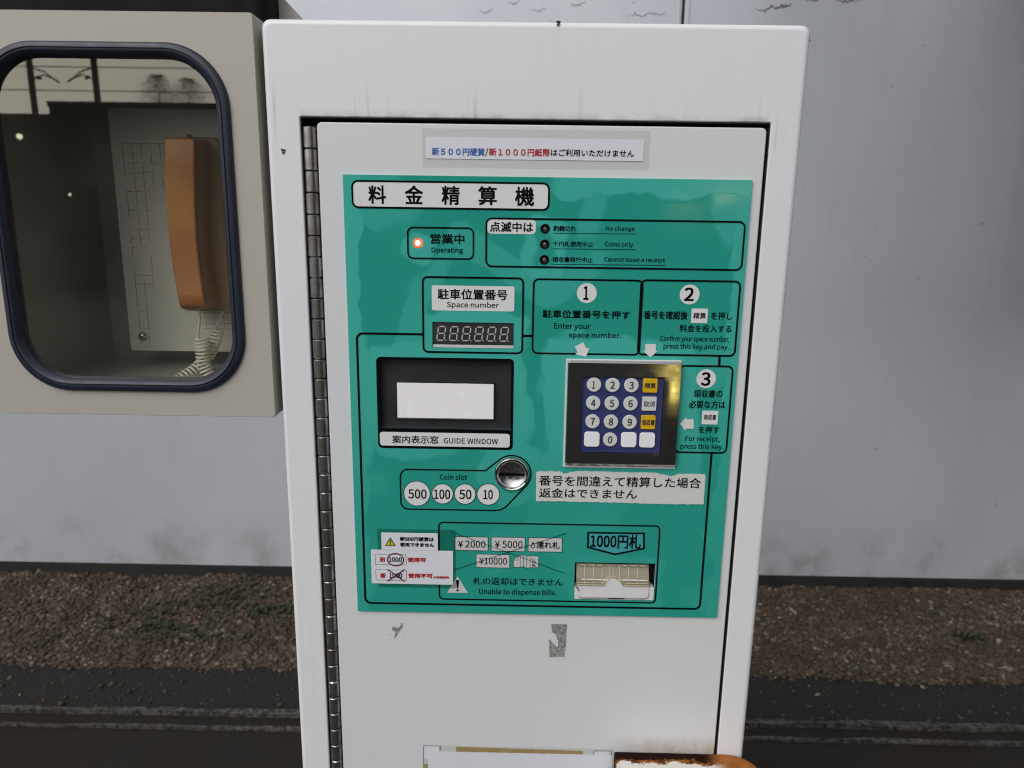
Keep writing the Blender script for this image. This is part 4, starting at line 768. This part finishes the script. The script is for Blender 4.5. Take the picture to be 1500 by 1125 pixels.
fl('glue_strip', rough_poly([(668, 1093.8), (854, 1100), (854, 1105), (668, 1101)], YM - .0002, .0002), M['old_glue'], sl); fl('glue_strip', rfill((620.8, 1119), (627, 1180), .0002, YM - .0002), M['old_glue'], sl)
fl('sleeve_edge', join(path(pp(((620.4, 1180), (620.2, 1092), (645, 1092.6), (645, 1099)), YM - .0003), .0005, YM - .0003), path(pp(((869.6, 1106), (869.8, 1099.6), (895.4, 1100.2), (894, 1180)), YM - .0003), .0006, YM - .0003)), M['thin_grey'], sl)
fl('blank_paper', join(rfill((626.6, 1100.5), (893, 1180), .0002, YM - .0005), rfill((621.5, 1093.4), (643.8, 1112), .0004, YM - .0006), rfill((871, 1101.4), (893, 1120), .0004, YM - .0006)), M['paper'], sl)
# rusty shelf box in front of the lower right of the door
za_ = P(990, 1101.5, 0).z; xa_ = P(900, 1100, 0).x; xb_ = P(1084, 1104, 0).x
xc_ = P(1058, 1103.5, 0).x; xd_ = P(1115, 1127, -.03).x
def shelf_loop(z, i):
    a0 = [(xa_ + .012 + (.012 - i) * math.cos(rad(a)), -.066 + (.012 - i) * math.sin(rad(a))) for a in range(180, 271, 15)]
    a1 = [(xd_ - .020 + (.020 - i) * math.cos(rad(a)), -.058 + (.020 - i) * math.sin(rad(a))) for a in range(270, 361, 15)]
    a2 = [(xc_ + (xd_ - xc_ - i) * math.cos(rad(a)), -.030 + (.0295 - i) * math.sin(rad(a))) for a in range(10, 91, 8)]
    return [(x, y, z) for x, y in [(xa_ + i, YD - .001 - i)] + a0 + a1 + a2]
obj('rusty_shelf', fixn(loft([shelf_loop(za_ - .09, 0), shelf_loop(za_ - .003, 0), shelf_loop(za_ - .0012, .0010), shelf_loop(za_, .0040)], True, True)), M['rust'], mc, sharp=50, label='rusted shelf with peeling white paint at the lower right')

# piano hinge
hx0, hx1 = P(442, 200, 0).x, P(461.5, 200, 0).x; hr = (hx1 - hx0) / 2; hcx = (hx0 + hx1) / 2; zt_h = P(451, 184, -.001).z; pitch = .0217
hg = obj('hinge', join(tube([(hcx, .006, .32), (hcx, .006, zt_h - .002)], hr * .45, 10), cuboid(ox0 + .001, .0085, .32, hcx, .0115, zt_h - .003), cuboid(hcx + .001, .0085, .32, hcx + hr + .0016, .0115, zt_h - .003)), M['gapdark'], mc)
kn = None; zc_ = zt_h - pitch / 2; i = 0
while zc_ > 0.33:
    r1 = hr; h2 = pitch / 2 - .0005
    if kn is None:
        kn = obj('hinge_knuckle', fixn(loft([circ_h for circ_h in [[(hcx + rr_ * math.cos(2 * math.pi * k / 20), .0055 + rr_ * math.sin(2 * math.pi * k / 20), zz_) for k in range(20)] for rr_, zz_ in ((r1 * .6, zc_ - h2), (r1 - .0007, zc_ - h2), (r1, zc_ - h2 + .0007), (r1, zc_ + h2 - .0007), (r1 - .0007, zc_ + h2), (r1 * .6, zc_ + h2))]], True, True)), M['hinge'], hg, sharp=22)
        zk0 = W[kn].z
    else:
        c_ = dup(kn, hg, (W[kn].x + random.uniform(-.0002, .0002), W[kn].y + random.uniform(-.0003, .0003), zc_)); c_.rotation_euler = (0, 0, random.uniform(-.12, .12))
    zc_ -= pitch; i += 1

# ------------------------------------------------------------------ the phone box beside it
pb_ = thing('phone_box', (-.4, .1, P(200, 608).z), 'beige metal box with a rubber-edged window holding a phone', 'phone box')
bx0 = P(0, 500, 0).x - .001; bx0 = P(1, 600, 0).x; bx1 = (P(369, 20, 0).x + P(404.5, 600, 0).x) / 2; bz0 = P(200, 608.6, 0).z; bz1 = P(200, 15.5, 0).z
# window opening
wo = (P(2, 400).x, P(180, 572.8).z, P(353.5, 400).x, P(180, 61).z)      # rubber outside
wi = (P(22, 400).x, P(180, 554.5).z, P(330.5, 400).x, P(180, 80).z)     # clear opening
Rw = .062; DEP = .235
L = [rloop(bx0, bz0, bx1, bz1, .004, DEP + .01, 8), rloop(bx0, bz0, bx1, bz1, .004, .002, 8), rloop(bx0 + .0008, bz0 + .0008, bx1 - .0008, bz1 - .0008, .004, .0, 8)]
wl_ = (wi[0] - .004, wi[1] - .004, wi[2] + .004, wi[3] + .004)
L += [rloop(*wl_, Rw - .008, 0.0, 8), rloop(*wl_, Rw - .008, .012, 8)]
obj('housing', fixn(loft(L)), M['beige'], pb_, sharp=40)
ix0, iz0, ix1, iz1 = bx0 + .003, bz0 + .02, bx1 - .003, bz1 - .003
lin = loft([rloop(ix0, iz0, ix1, iz1, .002, .013, 2), rloop(ix0, iz0, ix1, iz1, .002, DEP, 2)], False, True)
obj('inner_lining', lin, M['interior'], pb_, sharp=30)
# rubber profile: two raised lips with a groove
def rb(i, y):
    t_ = i; x0 = wo[0] + t_; z0 = wo[1] + t_; x1 = wo[2] - t_; z1 = wo[3] - t_; return rloop(x0, z0, x1, z1, Rw - t_ * .9, y, 14)
wd_ = wi[0] - wo[0]
obj('rubber_seal', loft([rb(0, -.0002), rb(.0006, -.0030), rb(.0025, -.0048), rb(.0060, -.0052), rb(.0068, -.0038), rb(.0076, -.0038), rb(.0086, -.0050), rb(.0105, -.0044), rb(wd_ - .001, -.0010), rb(wd_, .0015), rb(wd_, .010)]), M['rubber'], pb_, sharp=45)
obj('window_pane', slab(wi[0] - .002, .0050, wi[1] - .002, wi[2] + .002, .0052, wi[3] + .002, Rw - wd_, .00005, 12), M['window'], pb_, smooth=False)
# plate inside
yp_ = .17
pl_ = box2((176, 190), (420, 517), yp_); xl_ = (P(166, 230, yp_).x + P(189, 500, yp_).x) / 2
plate = obj('back_plate', slab(xl_, yp_, pl_[1], ix1 - .004, yp_ + .003, P(200, 196, yp_).z + .03, .004, .0006, 4), M['plate'], pb_)
g = []; yl = yp_ - .0003; xL = P(176, 230, yl).x + .004; st_ = .0115; ztop = P(200, 210, yl).z
for i in range(12):
    x = xL + i * st_; z = ztop; 
    depth = (26, 22, 16, 6, 5, 5, 5, 5, 4, 4, 3, 3)[i]
    for k in range(depth):
        if random.random() < (0.95 if k < 6 else 0.78): g.append(path([(x + .0003 * random.random(), z - k * st_ * .98), (x, z - (k + random.uniform(.5, 1)) * st_)], .0004 + .0003 * random.random(), yl))
for k in range(26):
    z = ztop - k * st_
    for i in range(0, (11 if k < 5 else 3 if k < 8 else 2)):
        if random.random() < (0.95 if k < 6 else 0.7): g.append(path([(xL + i * st_, z), (xL + (i + random.uniform(.4, 1)) * st_, z)], .0004, yl))
p = P(325, 475, yl)
for i in range(4): g.append(path([(p.x - .02 + i * st_, p.z + .02), (p.x - .02 + i * st_, p.z - .005)], .0004, yl)); g.append(path([(p.x - .025, p.z + .015 - i * .007), (p.x + .02, p.z + .015 - i * .007)], .0004, yl))
fl('grid_print', join(*g), M['pencil'], plate)
sc_ = P(206.5, 493.5, yp_ - .006)
obj('screw', fixn(loft([circ(sc_.x, sc_.z, .0062, yp_ - .0001, 20), circ(sc_.x, sc_.z, .0062, yp_ - .0015, 20), circ(sc_.x, sc_.z, .0046, yp_ - .0045, 20), circ(sc_.x, sc_.z, .0020, yp_ - .0062, 20)], False, True)), M['steel'], pb_)
# hood over the box
hx = P(388.5, 15, .03).x; hz = P(200, 17, .03).z
obj('hood', slab(bx0 - .25, .030, bz1 - .012, P(390, 15, .03).x, .072, bz1 + .16, .014, .012, 8), M['black_hood'], pb_)
hp = [(340, -60), (398 - 20, -60), (417, 0), (441, 26), (449, 34), (449, 60), (340, 60)]
yh = .075; q = pp([(340, 40), (340, -90), (345, -90), (417.5, 0), (452, 37), (452, 60), (340, 60)], yh)
Lh = [(a, yh, b) for a, b in q]; obj('hood_side', fixn((Lh + [(a, yh + .004, b) for a, _, b in Lh], [tuple(range(7)), tuple(range(13, 6, -1))] + [(i, (i + 1) % 7, (i + 1) % 7 + 7, i + 7) for i in range(7)])), M['beige'], pb_, sharp=20)
p = P(402.8, 15, yh - .0004); obj('hood_rivet_hole', flat(circ(p.x, p.z, .0008, yh - .0004, 8, .0018)), M['gapdark'], pb_, smooth=False)

# ------------------------------------------------------------------ the phone inside
yf = .085; f0 = P(262, 200, yf)
ph = thing('wall_phone', (P(290, 330, yp_).x, yp_, P(290, 450, yp_).z), 'orange-brown phone handset hanging in the box with a coiled cord', 'phone')
# handset: rounded bar lofted down its length, side towards the machine
rows = [(201, 240.5, 283, 0.006), (206, 239.8, 285.5, 0.0), (250, 240.5, 285.2, .001), (300, 242.5, 285.6, .004), (350, 246.5, 288, .006), (400, 253.5, 293.5, .005), (430, 258.5, 298, .001), (446, 261.2, 301, 0.0), (452.5, 265, 303.5, .007)]
def hand_loop(py, xl, xr, dy, yb):
    a, b = P(xl, py, yf + dy), P(xr, py, yf + dy); z = (a.z + b.z) / 2; y0_ = yf + dy; r_ = .0028; pts = []
    for cx_, cy_, s0 in ((b.x - r_, y0_ + r_, 270), (b.x - .001, yb - .001, 0), (a.x + .001, yb - .001, 90), (a.x + r_, y0_ + r_, 180)):
        rr_ = r_ if s0 in (180, 270) else .001
        for k in range(5): t_ = rad(s0 + 90 * k / 4); pts.append((cx_ + rr_ * math.cos(t_), cy_ + rr_ * math.sin(t_), z))
    return pts
obj('handset', fixn(loft([hand_loop(*r_, .128) for r_ in rows], True, True)), M['phone'], ph, sharp=60)
obj('handset_seam', tube([tuple(P(xr, py, yf + dy) + Vector((.0006, .0012, 0))) for py, xl, xr, dy, in rows[1:-1]], .00045, 6), M['gapdark'], ph)
# cradle body behind the handset, deeper and to its right
cb = (P(243, 204, .128).x, P(280, 451, .128).z, P(243, 204, .128).x + .062, P(280, 203, .128).z)
obj('cradle', slab(cb[0] + .002, .1285, cb[1] - .004, cb[2], yp_ - .0005, cb[3] + .002, .007, .003, 5), M['phone_side'], ph)
obj('hang_hook', slab(P(264, 200, .1).x, .1, P(264, 202, .1).z, P(274, 200, .1).x, .115, P(264, 196, .1).z, .001, .001, 3), M['phone_side'], ph)
# coiled cord
def coil(pts, r_c, r_w, turns, nper=14):
    P3 = [Vector(p) for p in pts]; seg = [0]; 
    for a, b in zip(P3, P3[1:]): seg.append(seg[-1] + (b - a).length)
    tot = seg[-1]; out = []; N_ = turns * nper
    for i in range(N_ + 1):
        s = tot * i / N_; k = max(j for j in range(len(P3) - 1) if seg[j] <= s + 1e-9); u = (s - seg[k]) / (seg[k + 1] - seg[k]); c = P3[k].lerp(P3[k + 1], u)
        t_ = (P3[min(k + 1, len(P3) - 1)] - P3[k]).normalized(); a = t_.cross(Vector((0, 1, 0))).normalized(); b = t_.cross(a)
        th = 2 * math.pi * i / nper; out.append(c + (a * math.cos(th) + b * math.sin(th)) * r_c)
    return tube(out, r_w, 7)
yc_ = .125
Q = lambda a, b, y=yc_: tuple(P(a, b, y))
def smooth(pts, n_=6):
    P3 = [Vector(p) for p in pts]; out = []
    for i in range(len(P3) - 1):
        p0, p1, p2, p3 = P3[max(0, i - 1)], P3[i], P3[i + 1], P3[min(len(P3) - 1, i + 2)]
        for k in range(n_):
            t = k / n_; out.append(0.5 * ((2 * p1) + (p2 - p0) * t + (2 * p0 - 5 * p1 + 4 * p2 - p3) * t * t + (3 * p1 - p0 - 3 * p2 + p3) * t ** 3))
    return out + [P3[-1]]
cord = [tube(smooth([Q(291, 452), Q(292.5, 470), Q(290, 488), Q(289.5, 496)]), .0017, 8), tube(smooth([Q(327, 455, .14), Q(322, 470, .14), Q(317, 478, .14), Q(314, 484, .14)]), .0017, 8),
        coil(smooth([Q(296, 495), Q(297, 515), Q(298, 532), Q(304, 548), Q(312, 566)]), .0074, .0015, 14), coil(smooth([Q(320, 482, .14), Q(313, 503, .14), Q(303, 524, .14), Q(288, 540, .13), Q(270, 552, .12), Q(250, 566, .11)]), .0070, .0015, 20)]
obj('cord', join(*cord), M['cord'], ph, sharp=60)
